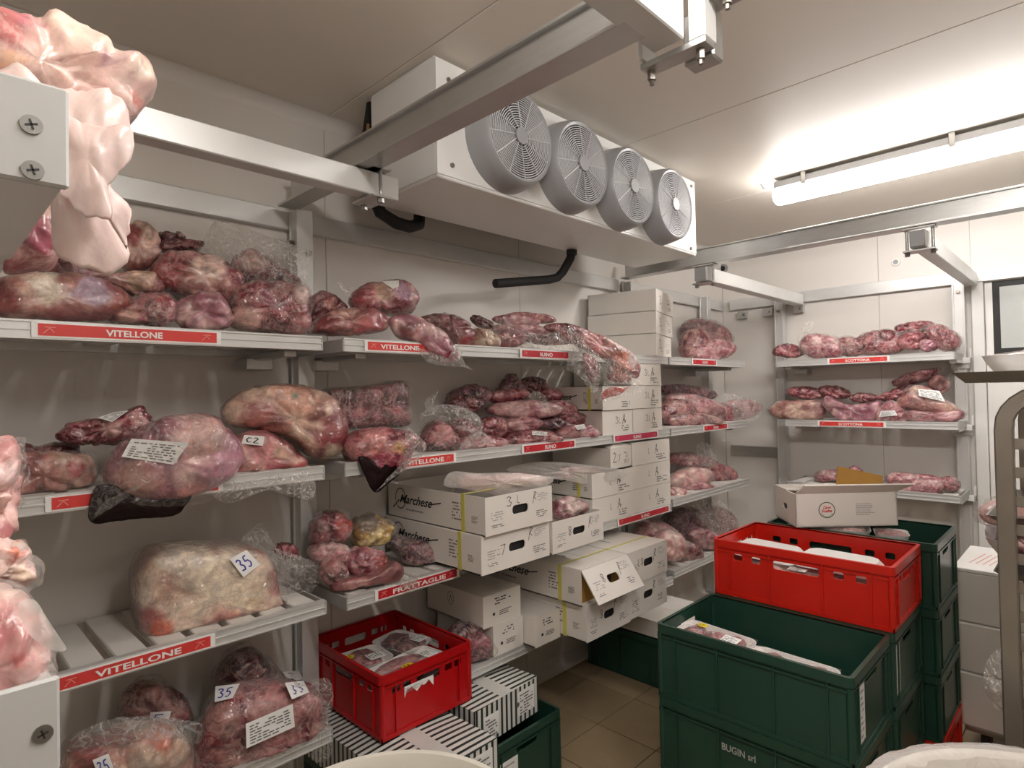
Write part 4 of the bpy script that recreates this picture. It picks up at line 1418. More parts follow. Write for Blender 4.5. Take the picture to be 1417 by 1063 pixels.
# half open small carton lying on those
t, M = carton('open-ended white carton lying on the middle carton column', -1.745, 2.45, 1.1165, 0.20, 0.36, 0.10, rot=0.06, style='corner', seed=51, hand=[('2', 0.1, 0.3, 0.05), ('s', 0.35, 0.3, 0.04)])
MB(M).add([(0.0, 0.0, 0.103), (0.2, 0.0, 0.103), (0.12, 0.04, 0.135), (0.0, 0.19, 0.125)], [(0, 1, 2, 3)]).build('raised_flap', M_CARTON, t)
# the two big boxes with script lettering
carton('open white carton of bagged pork on top, script logo and 3L note', -1.545, 1.42, 1.003, 0.355, 0.60, 0.135, style='meat', hole=True, lid=False, strap=True, logo=True, hand=[('3', 0.3, 0.66, 0.036), ('l', 0.44, 0.7, 0.03), ('R', 0.68, 0.68, 0.034)], seed=61)
carton('closed white carton with script logo, under the open pork carton', -1.56, 1.412, 0.866, 0.36, 0.59, 0.135, style='meat', hole=True, strap=True, logo=True, hand=[('7', 0.26, 0.4, 0.036), ('R', 0.66, 0.68, 0.036)], seed=62)
carton('open white carton showing fatty meat through film, right of the logo boxes', -1.555, 1.785, 0.866, 0.335, 0.42, 0.125, style='meat', hole=True, lid=False, hand=[('8', 0.28, 0.45, 0.036), ('R', 0.68, 0.62, 0.034)], seed=63)
# low block of four big cartons
carton('big white carton, lower left of the low block of four', -1.54, 1.97, 0.468, 0.318, 0.60, 0.148, style='meat', hole=True, strap=True, hand=[('8', 0.28, 0.5, 0.036), ('R', 0.6, 0.72, 0.036)], seed=71)
carton('big white carton with its front flap hanging open', -1.545, 1.95, 0.62, 0.33, 0.60, 0.148, style='meat', hole=True, strap=True, logo=True, flap=True, hand=[('8', 0.26, 0.5, 0.036), ('R', 0.66, 0.62, 0.04)], seed=72)
carton('big white carton, lower right of the low block of four', -1.55, 2.29, 0.468, 0.33, 0.60, 0.148, style='meat', hole=True, hand=[('3', 0.15, 0.3, 0.03), ('R', 0.6, 0.62, 0.04)], seed=73)
t, M = carton('big white carton, upper right of the low block of four, yellow strap on lid', -1.545, 2.287, 0.62, 0.335, 0.60, 0.148, style='meat', hole=True, strap=True, hand=[('l', 0.22, 0.5, 0.034), ('8', 0.3, 0.5, 0.034), ('R', 0.62, 0.6, 0.04)], seed=74)
for t_, y_ in ((t, 2.36), (bpy.data.objects[[o.name for o in bpy.data.objects if o.get('label') == 'big white carton with its front flap hanging open'][0]], 2.03)):
    text_mesh('Marchese', 0.06, (-2.02, y_, 0.7725), (1, 0, 0), (0, 1, 0), M_INK, t_, name='lid_lettering', shear=0.5, width=0.20, bold=0.001)
    lm = MB()
    ribbon(lm, [(0.2, 0.02), (0.30, 0.03)], (-2.02, y_, 0.7725), (1, 0, 0), (0, 1, 0), 0.006)
    lm.build('lid_swirl', M_INK, t_)
# small cartons on the bottom shelf
def ringlogo(t, M, D, H):
    R3 = M.to_3x3()
    so, su = M @ Vector((0, D, 0)), R3 @ Vector((0, -1, 0))
    sm = MB()
    ribbon(sm, [(D * 0.45 + 0.02 * math.cos(a), H * 0.66 + 0.026 * math.sin(a)) for a in np.linspace(0, 2 * PI, 20)], so, su, (0, 0, 1), 0.002)
    ribbon(sm, [(D * 0.45 - 0.007, H * 0.55), (D * 0.45, H * 0.77), (D * 0.45 + 0.007, H * 0.55)], so, su, (0, 0, 1), 0.003)
    sm.build('ring_logo', M_GREYINK, t)
for (lb, x, y, z, w, h, sd) in (('small white carton with round mark, lower one of the pair by the bagged meat', -1.745, 1.635, 0.458, 0.17, 0.118, 81), ('small white carton with round mark, upper one of the pair by the bagged meat', -1.75, 1.588, 0.58, 0.21, 0.122, 82),
                               ('small white carton standing alone, right of the stacked pair', -1.68, 1.81, 0.458, 0.155, 0.118, 83)):
    t, M = carton(lb, x, y, z, w, 0.36, h, style='small', seed=sd)
    if sd < 83:
        ringlogo(t, M, 0.36, h)
# flat white box on the dark floor crate
carton('flat white box lying on the dark green floor crate', -1.46, 2.665, 0.247, 0.39, 0.6, 0.085, style='plain', seed=91)

# striped cartons
def stripe_mat():
    m, N, L, b = nt('striped_carton')
    tc = N.new('ShaderNodeTexCoord')
    ge = N.new('ShaderNodeNewGeometry')
    s1 = N.new('ShaderNodeSeparateXYZ')
    L.new(tc.outputs['Object'], s1.inputs[0])
    s2 = N.new('ShaderNodeSeparateXYZ')
    L.new(ge.outputs['Normal'], s2.inputs[0])
    ab = N.new('ShaderNodeMath'); ab.operation = 'ABSOLUTE'; L.new(s2.outputs[0], ab.inputs[0])
    gt = N.new('ShaderNodeMath'); gt.operation = 'GREATER_THAN'; L.new(ab.outputs[0], gt.inputs[0]); gt.inputs[1].default_value = 0.6
    mx = N.new('ShaderNodeMix'); L.new(gt.outputs[0], mx.inputs[0]); L.new(s1.outputs[0], mx.inputs[2]); L.new(s1.outputs[1], mx.inputs[3])
    ml = N.new('ShaderNodeMath'); ml.operation = 'MULTIPLY'; L.new(mx.outputs[0], ml.inputs[0]); ml.inputs[1].default_value = 1 / 0.0262
    fr = N.new('ShaderNodeMath'); fr.operation = 'FRACT'; L.new(ml.outputs[0], fr.inputs[0])
    lt = N.new('ShaderNodeMath'); lt.operation = 'LESS_THAN'; L.new(fr.outputs[0], lt.inputs[0]); lt.inputs[1].default_value = 0.42
    c = N.new('ShaderNodeMix'); c.data_type = 'RGBA'; L.new(lt.outputs[0], c.inputs[0])
    c.inputs[6].default_value = (*lin((216, 214, 208)), 1)
    c.inputs[7].default_value = (*lin((34, 50, 50)), 1)
    L.new(c.outputs[2], b.inputs['Base Color'])
    b.inputs['Roughness'].default_value = 0.45
    return m
M_STRIPE = stripe_mat()
def striped(label, x1, y0, z0, W, D, H, rot, seed):
    M = cframe(x1, y0, z0, rot)
    t = thing('striped_carton', label, 'box', M @ Vector((W / 2, D / 2, 0)))
    mb = MB(M)
    G = []
    for i in range(9):
        row = []
        for j in range(7):
            a, b = i / 8, j / 6
            bump = 0.010 * math.sin(PI * a) * math.sin(PI * b)
            row.append((W * a, D * b, H + bump))
        G.append(row)
    mb.quadgrid(G)
    mb.v and None
    mb.build('lid', M_STRIPE, t, smooth=True)
    b = MB(M).add([(0, 0, 0), (W, 0, 0), (W, D, 0), (0, D, 0), (0, 0, H), (W, 0, H), (W, D, H), (0, D, H)], [(0, 3, 2, 1), (0, 1, 5, 4), (1, 2, 6, 5), (2, 3, 7, 6), (3, 0, 4, 7)])
    b.build('body', M_STRIPE, t)
    R3 = M.to_3x3()
    ua = R3 @ Vector((1, 0, 0))
    o = M @ Vector((0, -0.001, 0))
    lab = MB().plate(o, ua, (0, 0, 1), [(W * 0.66, H * 0.2), (W * 0.93, H * 0.2), (W * 0.93, H * 0.86), (W * 0.66, H * 0.86)], (), 0.0012).build('paper_label', M_PAPER, t)
    MB().plate(o, ua, (0, 0, 1), [(W * 0.12, H * 0.12), (W * 0.34, H * 0.12), (W * 0.34, H * 0.72), (W * 0.12, H * 0.72)], (), 0.0012).build('paper_label', M_PAPER, t)
    pm = MB()
    dashes(pm, W * 0.68, W * 0.92, H * 0.24, H * 0.82, 7, o + (R3 @ Vector((0, -0.001, 0))), ua, (0, 0, 1), seed)
    dashes(pm, W * 0.14, W * 0.33, H * 0.15, H * 0.68, 6, o + (R3 @ Vector((0, -0.001, 0))), ua, (0, 0, 1), seed + 1)
    pm.add([o + ua * p[0] + Vector((0, 0, p[1])) + R3 @ Vector((0, -0.003, 0)) for p in circle(W * 0.64, H * 0.55, H * 0.07, 14)], [tuple(range(14))])
    pm.build('printing', M_GREYINK, lab)
    tp = MB(M)
    GG = []
    for i in range(5):
        a = 0.40 + 0.18 * i / 4
        GG.append([(W * a, D * b_, H + 0.0012 + 0.010 * math.sin(PI * a) * math.sin(PI * b_)) for b_ in np.linspace(0, 1, 7)])
    tp.quadgrid(GG)
    tp.build('clear_tape_band', plain('frosted_tape', (206, 205, 200), 0.35), t, smooth=True)
striped('black and white striped carton at the right, on a green crate', -1.60, 1.405, 0.248, 0.35, 0.52, 0.135, 0.06, 5)
striped('black and white striped carton at the left, under the deep red crate', -1.43, 1.005, 0.248, 0.355, 0.60, 0.128, 0.03, 8)

# ================================================================== foam trays
def blob_part(parent, name, c, dims, rot, pal, seed, mat=None, amp=0.12, M=28, K=8, freq=22.0):
    V = []
    for k in range(K + 1):
        ph = PI * k / K - PI / 2
        for j in range(M):
            a = 2 * PI * j / M
            V.append((math.cos(ph) * math.cos(a), math.cos(ph) * math.sin(a), math.sin(ph)))
    V = np.array(V)
    nz = (fbm(V * 1.6 + seed * 3.1, 3, seed) - 0.5) * 2
    V = np.sign(V) * np.abs(V) ** 0.8 * (1 + amp * 2.5 * nz)[:, None]
    V = V * (np.array(dims) / 2)
    R = np.array(rot.to_3x3()) if rot is not None else np.eye(3)
    V = V @ R.T + np.array(c)
    F = [(k * M + j, k * M + (j + 1) % M, (k + 1) * M + (j + 1) % M, (k + 1) * M + j) for k in range(K) for j in range(M)]
    p3 = [np.array(lin(x)) for x in PAL[pal]]
    t = np.clip((fbm(V * freq * 1.6 + seed, 4, seed + 2) - 0.5) * 2.6 + 0.5, 0, 1)[:, None]
    colr = np.where(t < 0.5, p3[0] + (p3[1] - p3[0]) * (t * 2), p3[1] + (p3[2] - p3[1]) * (t * 2 - 1))
    return mesh_from(name, V, F, mat or MEAT_LEAN, parent, colr)

def tray(label, c, L_, W_, H_=0.03, rz=0.0, tilt=(0, 0), meat='red', nmeat=2, seed=1, sticker_=None, yellow=None, film=True, mat=None, group=None, cat='tray', name='foam_tray', meat_part='meat', upside=False):
    R = Matrix.Translation(Vector(c)) @ Matrix.Rotation(rz, 4, 'Z') @ Matrix.Rotation(tilt[0], 4, 'X') @ Matrix.Rotation(tilt[1], 4, 'Y')
    t = thing(name, label, cat, c, group)
    prof = [(0.80, 0.0), (0.93, H_ * 0.55), (0.985, H_ * 0.94), (1.0, H_), (0.985, H_ * 1.0), (0.955, H_ * 0.9), (0.90, H_ * 0.55), (0.78, 0.004)]
    if upside:
        prof = [(a, H_ - b) for a, b in prof]
    n = None
    mb = MB(R)
    vs, m = [], len(prof)
    base = rrect(-L_ / 2, L_ / 2, -W_ / 2, W_ / 2, min(L_, W_) * 0.22, 5)
    n = len(base)
    for i in range(n):
        for s, z in prof:
            e = min(L_, W_) / 2 * (1 - s)
            x = base[i][0] - math.copysign(min(e, abs(base[i][0])), base[i][0])
            y = base[i][1] - math.copysign(min(e, abs(base[i][1])), base[i][1])
            vs.append((x, y, z))
    fs = [(i * m + j, ((i + 1) % n) * m + j, ((i + 1) % n) * m + j + 1, i * m + j + 1) for i in range(n) for j in range(m - 1)]
    fs.append(tuple(i * m for i in range(n - 1, -1, -1)))
    fs.append(tuple(i * m + m - 1 for i in range(n)))
    mb.add(vs, fs)
    mb.build('dish', mat or M_FOAM, t, smooth=True)
    rg = random.Random(seed)
    if meat:
        for k in range(nmeat):
            x = (k - (nmeat - 1) / 2) * L_ * 0.8 / nmeat
            ctr = R @ Vector((x, rg.uniform(-0.05, 0.05) * W_, H_ * 0.62))
            blob_part(t, meat_part, ctr, (L_ * 0.86 / nmeat, W_ * rg.uniform(0.66, 0.8), H_ * 1.25), R @ Matrix.Rotation(rg.uniform(-0.15, 0.15), 4, 'Z'), meat, seed * 7 + k)
    if film:
        G = []
        for i in range(9):
            G.append([(L_ * 0.48 * (i / 4 - 1), W_ * 0.48 * (j / 3 - 1), H_ * (1.02 + 0.42 * (1 - (i / 4 - 1) ** 2) * (1 - (j / 3 - 1) ** 2)) + 0.001) for j in range(7)])
        MB(R).quadgrid(G).build('stretch_film', FILM_THIN, t, smooth=True)
    def patch(px_, py_, w, h, mat_, nm, rows, ink, oval_=False, ang=0.0):
        zt = H_ * (1.06 + 0.42 * (1 - (2 * px_ / L_) ** 2) * (1 - (2 * py_ / W_) ** 2)) + 0.003
        RR = R @ Matrix.Translation((px_, py_, zt)) @ Matrix.Rotation(ang, 4, 'Z')
        o, u, v = RR @ Vector((0, 0, 0)), RR.to_3x3() @ Vector((1, 0, 0)), RR.to_3x3() @ Vector((0, 1, 0))
        lp = circle(0, 0, w / 2, 20, h / 2) if oval_ else [(-w / 2, -h / 2), (w / 2, -h / 2), (w / 2, h / 2), (-w / 2, h / 2)]
        q = MB().plate(o, u, v, lp, (), 0.0012).build(nm, mat_, t)
        pm = MB()
        k = 0.3 if oval_ else 0.42
        dashes(pm, -w * k, w * k, -h * k, h * k, rows, o, u, v, seed)
        pm.build('printing', ink, q)
    if sticker_:
        patch(*sticker_[:4], M_PAPER, 'price_label', 5, M_GREYINK, False, sticker_[4] if len(sticker_) > 4 else 0)
    if yellow:
        patch(*yellow[:4], M_YEL, 'yellow_sticker', 2, M_INK, True, yellow[4] if len(yellow) > 4 else 0)
    return t

# in the deep red crate
tray('red beef tray with yellow sticker, front of the deep red crate', (-1.775, 1.245, 0.528), 0.155, 0.29, 0.028, rz=0.12, tilt=(0.0, 0.0), meat='pink', nmeat=2, seed=3, sticker_=(0.02, 0.085, 0.055, 0.05), yellow=(0.035, -0.03, 0.03, 0.048))
tray('dark beef tray at the left of the deep red crate', (-1.93, 1.17, 0.532), 0.165, 0.17, 0.028, rz=-0.1, meat='red', nmeat=1, seed=4, sticker_=(0.045, 0.02, 0.05, 0.06), yellow=(-0.01, -0.055, 0.028, 0.036))
tray('dark beef tray at the back of the deep red crate', (-1.95, 1.345, 0.53), 0.20, 0.16, 0.028, rz=0.2, meat='dark', nmeat=2, seed=5, sticker_=(0.06, 0.03, 0.05, 0.05))
tray('tray of meat low in the deep red crate', (-1.93, 1.26, 0.47), 0.38, 0.30, 0.03, meat='red', nmeat=2, seed=6)
tray('tray of meat at the very bottom of the deep red crate', (-1.93, 1.26, 0.42), 0.38, 0.30, 0.03, meat='red', nmeat=2, seed=7, film=False)
# in the front green crate
tray('mince tray with yellow sticker at the left of the front green crate', (-0.955, 1.90, 0.642), 0.255, 0.15, 0.03, rz=-0.06, tilt=(0.10, 0.03), meat='red', nmeat=3, seed=8, sticker_=(0.065, 0.0, 0.055, 0.045), yellow=(-0.055, 0.035, 0.034, 0.026), meat_part='mince')
tray('second mince tray at the right of the front green crate', (-0.70, 1.875, 0.632), 0.26, 0.15, 0.03, rz=-0.05, tilt=(0.06, 0.0), meat='red', nmeat=2, seed=9, sticker_=(0.09, 0.0, 0.05, 0.045), meat_part='mince')
tray('empty-looking foam tray lower in the front green crate', (-0.82, 1.97, 0.56), 0.40, 0.28, 0.035, meat='red', nmeat=2, seed=10, film=False)
# in the orange-red crate
tray('white foam tray upside down at the left of the large red crate', (-0.95, 2.37, 0.855), 0.25, 0.17, 0.03, rz=-0.05, meat=None, film=False, upside=True, seed=11, tilt=(0.06, 0.02))
tray('white foam tray upside down at the right of the large red crate', (-0.69, 2.345, 0.862), 0.27, 0.17, 0.032, rz=-0.07, meat=None, film=False, upside=True, seed=12, tilt=(0.06, 0.0))
tray('pink meat tray seen through the slots of the large red crate', (-0.80, 2.30, 0.80), 0.42, 0.18, 0.035, meat='pork', nmeat=3, seed=13, sticker_=(0.0, -0.05, 0.06, 0.04))
tray('lower meat tray deep inside the large red crate', (-0.79, 2.38, 0.745), 0.50, 0.30, 0.035, meat='pink', nmeat=2, seed=14, film=False)
# in the rear green crate
tray('meat tray with yellow sticker under the white carton in the rear crate', (-0.79, 2.70, 0.898), 0.22, 0.15, 0.03, rz=0.3, meat='pork', nmeat=2, seed=15, yellow=(-0.08, 0.0, 0.04, 0.03))
tray('small meat tray at the right of the rear green crate', (-0.62, 2.76, 0.89), 0.12, 0.13, 0.03, rz=0.3, meat='pink', nmeat=1, seed=16)

# white carton lying tilted on the rear crate
t, M = None, None
W, H, D = 0.395, 0.135, 0.23
Mz = Matrix.Translation((-0.905, 2.545, 0.934)) @ Matrix.Rotation(0.70, 4, 'Z') @ Matrix.Rotation(-0.02, 4, 'Y')
t = thing('carton', 'open white carton with round green and red emblem on the rear crate', 'box', Mz @ Vector((W / 2, D / 2, 0)))
mb = MB(Mz).box(0, W, 0, 0.005, 0, H).box(0, W, D - 0.005, D, 0, H).box(0, W, 0, D, 0, 0.005).box(W - 0.005, W, 0, D, 0, H)
mb.build('body', M_CARTON, t)
MB(Mz).plate((0, D, 0), (0, -1, 0), (0, 0, 1), [(0, 0), (D, 0), (D, H), (0, H)], [rrect(D * 0.4, D * 0.6, 0.055, 0.08, 0.01)], 0.005).build('end_panel', M_CARTON, t)
MB(Mz).box(0.006, 0.01, 0.02, D - 0.02, 0.01, H - 0.02).build('inner_kraft_and_shade', M_DARK, t)  # added dark backing, stands in for shade behind the end hole
MB(Mz).add([(0, 0, H), (W, 0, H), (W + 0.045, -0.05, H + 0.035), (0.02, -0.05, H + 0.04), (0, 0.004, H), (W, 0.004, H), (W + 0.045, -0.046, H + 0.039), (0.02, -0.046, H + 0.044)], [(0, 1, 2, 3), (7, 6, 5, 4), (0, 3, 7, 4), (3, 2, 6, 7), (2, 1, 5, 6)]).build('front_flap', M_CARTON, t)
MB(Mz).box(0.0, W * 0.62, 0.09, D, H, H + 0.005).build('lid_flap', M_CARTON, t)
MB(Mz).add([(W * 0.52, 0.10, H), (W, 0.10, H - 0.01), (W, 0.10, H + 0.05), (W * 0.55, 0.10, H + 0.095), (W * 0.52, 0.105, H), (W, 0.105, H - 0.01), (W, 0.105, H + 0.05), (W * 0.55, 0.105, H + 0.095)], [(0, 1, 2, 3), (7, 6, 5, 4), (0, 3, 7, 4), (3, 2, 6, 7), (2, 1, 5, 6)]).build('brown_flap', M_KRAFT, t)
so, su, sv = Mz @ Vector((0, 0, 0)), Mz.to_3x3() @ Vector((1, 0, 0)), Mz.to_3x3() @ Vector((0, 0, 1))
em = MB()
ribbon(em, [(0.122 + 0.031 * math.cos(a), 0.068 + 0.031 * math.sin(a)) for a in np.linspace(0, 2 * PI, 30)], so, su, sv, 0.0032)
ribbon(em, [(0.122 + 0.024 * math.cos(a), 0.065 + 0.024 * math.sin(a)) for a in np.linspace(3.6, 5.8, 10)], so, su, sv, 0.0016)
em.build('emblem_ring', M_GREENP, t)
text_mesh('Carni', 0.016, so + su * 0.107 + sv * 0.073, su, sv, M_REDLAB, t, name='emblem_lettering', shear=0.4, width=0.030, bold=0.0005)
text_mesh('Scelte', 0.016, so + su * 0.100 + sv * 0.059, su, sv, M_REDLAB, t, name='emblem_lettering', shear=0.4, width=0.042, bold=0.0005)
pm = MB()
dashes(pm, 0.235, 0.31, 0.045, 0.095, 7, so, su, sv, 4, 1.0)
pm.build('printing', M_PALEINK, t)

# ================================================================== insulated boxes at the right
BY = 3.02
zs = [P(1324, y, 1, BY)[2] for y in (785, 859, 927, 1001)]
for k, lb in enumerate(['top pale insulated box behind the trolley, red print on lid', 'middle pale insulated box behind the trolley', 'bottom pale insulated box behind the trolley']):
    z1, z0 = zs[k] - 0.002, zs[k + 1] + 0.001
    t = thing('insulated_box', lb, 'box', (-0.12, BY + 0.25, z0))
    MB().taper((-0.452, 0.20, BY + 0.008, BY + 0.43), (-0.46, 0.21, BY, BY + 0.44), z0, z1 - 0.012 if k == 0 else z1).build('body', M_POLY, t, bevel=0.005)
    if k == 0:
        lid = MB().box(-0.462, 0.212, BY - 0.003, BY + 0.443, z1 - 0.012, z1 + 0.004).build('lid', M_WHITEP, t, bevel=0.003)
        sm = MB()
        rg = random.Random(2)
        for i in range(6):
            x = -0.41 + 0.0 * i
            ribbon(sm, [(0.02 + i * 0.022, 0.10), (0.05 + i * 0.022, 0.30)], (-0.44, BY, z1 + 0.004), (1, 0, 0), (0, 1, 0), 0.004)
        sm.build('red_print', plain('pale_red_lines', (222, 150, 146), 0.5), lid)
for k, x in enumerate((-0.38, 0.1)):
    t = thing('castor', 'dark castor wheel under the insulated boxes, ' + ('left' if k == 0 else 'right'), 'wheel', (x, BY + 0.1, 0))
    MB().cyl((x - 0.015, BY + 0.1, 0.045), (x + 0.015, BY + 0.1, 0.045), 0.045, 20).build('wheel', M_DARK, t, smooth=True)
    MB().box(x - 0.025, x + 0.025, BY + 0.08, BY + 0.12, 0.088, zs[3]).build('fork', M_STEEL, t, bevel=0.003)
t = thing('wheeled_base', 'low steel wheeled base carrying the insulated boxes', 'dolly', (-0.12, BY + 0.2, 0.1))
MB().box(-0.44, 0.19, BY + 0.01, BY + 0.42, zs[3] - 0.02, zs[3]).build('deck', M_STEEL, t, bevel=0.003)

# ================================================================== tray trolley
RY = 1.70
t = thing('tray_trolley', 'stainless steel tray trolley at the right edge', 'trolley', (0.08, RY + 0.3, 0))
def sqtube(pts, w):
    return MB().tube(pts, w, 4)
for k, y in enumerate((RY, RY + 0.52)):
    pts = [(-0.16, y, 0.10), (-0.16, y, 1.40)]
    for a in np.linspace(0, PI / 2, 7)[1:]:
        pts.append((-0.16 + 0.075 - 0.075 * math.cos(a), y, 1.405 + 0.075 * math.sin(a)))
    pts += [(0.235, y, 1.48)]
    for a in np.linspace(0, PI / 2, 7)[1:]:
        pts.append((0.235 + 0.075 * math.sin(a), y, 1.405 + 0.075 * math.cos(a)))
    pts += [(0.31, y, 0.10)]
    sqtube(pts, 0.0235).build('side_frame', M_STEEL, t, bevel=0.003)
rn = None
for z in np.arange(1.37, 0.2, -0.0625):
    for y in (RY, RY + 0.52):
        s = 1 if y == RY else -1
        if rn is None:
            rn = MB().box(-0.15, 0.30, y - 0.002, y + 0.002, z - 0.011, z + 0.011).box(-0.15, 0.30, min(y, y + s * 0.03), max(y, y + s * 0.03), z - 0.013, z - 0.010).build('runner', M_STEEL, t)
            r0 = (y, z)
        else:
            if y == RY:
                dup_part(rn, t, (0, 0, z - r0[1]))
            else:
                MB().box(-0.15, 0.30, y - 0.002, y + 0.002, z - 0.011, z + 0.011).box(-0.15, 0.30, min(y, y + s * 0.03), max(y, y + s * 0.03), z - 0.013, z - 0.010).build('runner', M_STEEL, t)
MB().box(-0.175, -0.145, RY, RY + 0.52, 0.10, 0.13).box(0.295, 0.325, RY, RY + 0.52, 0.10, 0.13).build('base_bar', M_STEEL, t, bevel=0.002)
for x in (-0.16, 0.31):
    for y in (RY, RY + 0.52):
        MB().cyl((x - 0.012, y, 0.04), (x + 0.012, y, 0.04), 0.04, 18).cyl((x, y, 0.05), (x, y, 0.1), 0.012, 10).build('castor', M_DARK, t, smooth=True)
MB().box(0.30, 0.318, RY + 0.02, RY + 0.5, 0.9, 0.92).build('cross_bar', M_STEEL, t, bevel=0.002)

# top baking tray
def steel_tray(label, x0, x1, y0, y1, z, h=0.02, fl=0.022):
    t = thing('steel_tray', label, 'tray', ((x0 + x1) / 2, (y0 + y1) / 2, z))
    mb = MB()
    def loop(e, zz):
        return [(x0 + e, y0 + e, zz), (x1 - e, y0 + e, zz), (x1 - e, y1 - e, zz), (x0 + e, y1 - e, zz)]
    L_ = [loop(fl, z), loop(0, z + h), loop(0.003, z + h), loop(fl + 0.002, z + 0.002)]
    vs = [p for l in L_ for p in l]
    fs = [(3, 2, 1, 0)]
    for i in range(3):
        for j in range(4):
            fs.append((i * 4 + j, i * 4 + (j + 1) % 4, (i + 1) * 4 + (j + 1) % 4, (i + 1) * 4 + j))
    fs.append((12, 13, 14, 15))
    mb.add(vs, fs)
    mb.build('pan', M_STEEL, t)
    return t
steel_tray('flat steel baking tray on top of the trolley', -0.245, 0.38, RY - 0.045, RY + 0.56, 1.504, 0.024)
tray('white foam tray of bacon-like meat on the trolley top', (-0.055, RY + 0.14, 1.530), 0.30, 0.20, 0.036, rz=0.0, meat='pork', nmeat=2, seed=21, mat=M_FOAM)
steel_tray('steel tray one third down the trolley', -0.20, 0.30, RY + 0.03, RY + 0.50, 1.185, 0.018)
steel_tray('steel tray half way down the trolley, below the beef dish', -0.19, 0.30, RY + 0.03, RY + 0.50, 1.060, 0.018)
tray('white dish of dark red beef poking out of the trolley', (-0.08, RY + 0.25, 1.081), 0.30, 0.26, 0.045, rz=0.1, tilt=(0.0, 0.03), meat='red', nmeat=2, seed=22, film=False)
tray('tray of red meat under film, right of the beef dish on the trolley', (0.17, RY + 0.26, 1.083), 0.19, 0.26, 0.04, meat='red', nmeat=2, seed=23)
cut('bagged_meat', 'pale bagged pork on the trolley, above the beef dish', [(1352, 706), (1375, 694), (1405, 692), (1440, 700), (1445, 722), (1400, 727), (1365, 722)], 1, RY + 0.22, 0.16, 'pork', bag=True, amp=0.008)
cut('bagged_meat', 'pink bagged meat on the trolley beside the white dish, right edge', [(1398, 742), (1415, 736), (1450, 740), (1455, 760), (1410, 764)], 1, RY + 0.12, 0.12, 'pink', bag=True, amp=0.006)
tb = thing('plastic_bag', 'clear crumpled bag hanging beside the trolley post', 'bag', P(1375, 985, 1, 1.72))
sheet(tb, 'film', [(1372, 905), (1394, 896), (1408, 930), (1406, 975), (1385, 985), (1368, 965), (1360, 935)], 1, 1.72, FILM, facing=0.3, amp=0.015, bow=0.02)

# ================================================================== tubs
def tub(label, c, z, r, name='plastic_tub', liner=False):
    t = thing(name, label, 'tub', (c[0], c[1], 0))
    prof = [(0.01, 0.0), (r * 0.74, 0.0), (r * 0.76, 0.01), (r * 0.93, z - 0.05), (r * 0.985, z - 0.045), (r, z - 0.02), (r * 0.995, z - 0.006), (r * 0.975, z), (r * 0.94, z - 0.002), (r * 0.915, z - 0.02), (r * 0.74, 0.02), (0.01, 0.016)]
    MB().lathe((c[0], c[1], 0), prof, 64).build('wall', M_BIN, t, smooth=True)
    if liner:
        n = 120
        mb = MB()
        pr = [(1.045, z - 0.16), (1.03, z - 0.06), (1.02, z + 0.004), (0.97, z + 0.009), (0.90, z - 0.004), (0.84, z - 0.09), (0.80, z - 0.22)]
        vs = []
        rg = np.array([[math.cos(2 * PI * i / n), math.sin(2 * PI * i / n), 0] for i in range(n)])
        w = fbm(rg * 9 + 5, 3, 4)
        for i in range(n):
            for j, (s, zz) in enumerate(pr):
                k = (w[i] - 0.5) * (0.09 if j in (0, 1, 4, 5, 6) else 0.025)
                vs.append((c[0] + r * (s + k) * rg[i, 0], c[1] + r * (s + k) * rg[i, 1], zz + (w[(i * 3) % n] - 0.5) * (0.03 if j in (0, 6) else 0.006)))
        m = len(pr)
        mb.add(vs, [(i * m + j, ((i + 1) % n) * m + j, ((i + 1) % n) * m + j + 1, i * m + j + 1) for i in range(n) for j in range(m - 1)])
        mb.build('liner_bag', FILM_MILKY, t, smooth=True)
    return t
tub('round white tub in the foreground below the deep red crate', (-0.942, 0.604), 0.70, 0.286)
tub('round white bin with a plastic liner at the bottom right', (-0.006, 1.22), 0.79, 0.32, name='lined_bin', liner=True)

# ================================================================== meat
def L(x=-1.93):
    return dict(ax=0, val=x)
ST = (230, 200, 184)
def Z(k):
    return LV[k]

# ---- near bay, top shelf
cut('beef_shank', 'long pale fat-covered beef shank lying at the left of the top shelf', [(-12, 392), (20, 381), (70, 378), (125, 383), (160, 396), (181, 414), (176, 432), (150, 443), (100, 446), (50, 443), (-5, 439), (-22, 415)], 0, -1.86, 0.15, 'pale',
    patches=[(5, 420, 28, (120, 34, 38)), (120, 405, 22, (190, 160, 180)), (60, 400, 25, (240, 222, 200)), (160, 430, 16, (160, 90, 80))], zmin=Z(0), amp=0.008)
cut('beef_cut', 'thin dark trimmed beef piece behind the long pale shank', [(52, 374), (75, 352), (105, 362), (150, 380), (195, 376), (228, 384), (228, 402), (195, 412), (150, 402), (100, 390)], 0, -1.97, 0.10, 'beef', patches=[(95, 368, 20, (96, 40, 44)), (190, 388, 20, (226, 190, 160))])
cut('beef_cut', 'upright pale-faced beef piece beside the hanging pork fat', [(170, 318), (190, 309), (212, 318), (222, 345), (212, 365), (192, 380), (172, 376), (165, 345)], 0, -2.02, 0.12, 'pale', patches=[(180, 330, 16, (140, 44, 52)), (205, 345, 18, (226, 186, 172))])
cut('beef_cut', 'small dark red strip lying on top of the top-shelf pile', [(216, 324), (245, 322), (262, 332), (280, 338), (272, 348), (238, 348), (220, 346)], 0, -2.03, 0.08, 'dark')
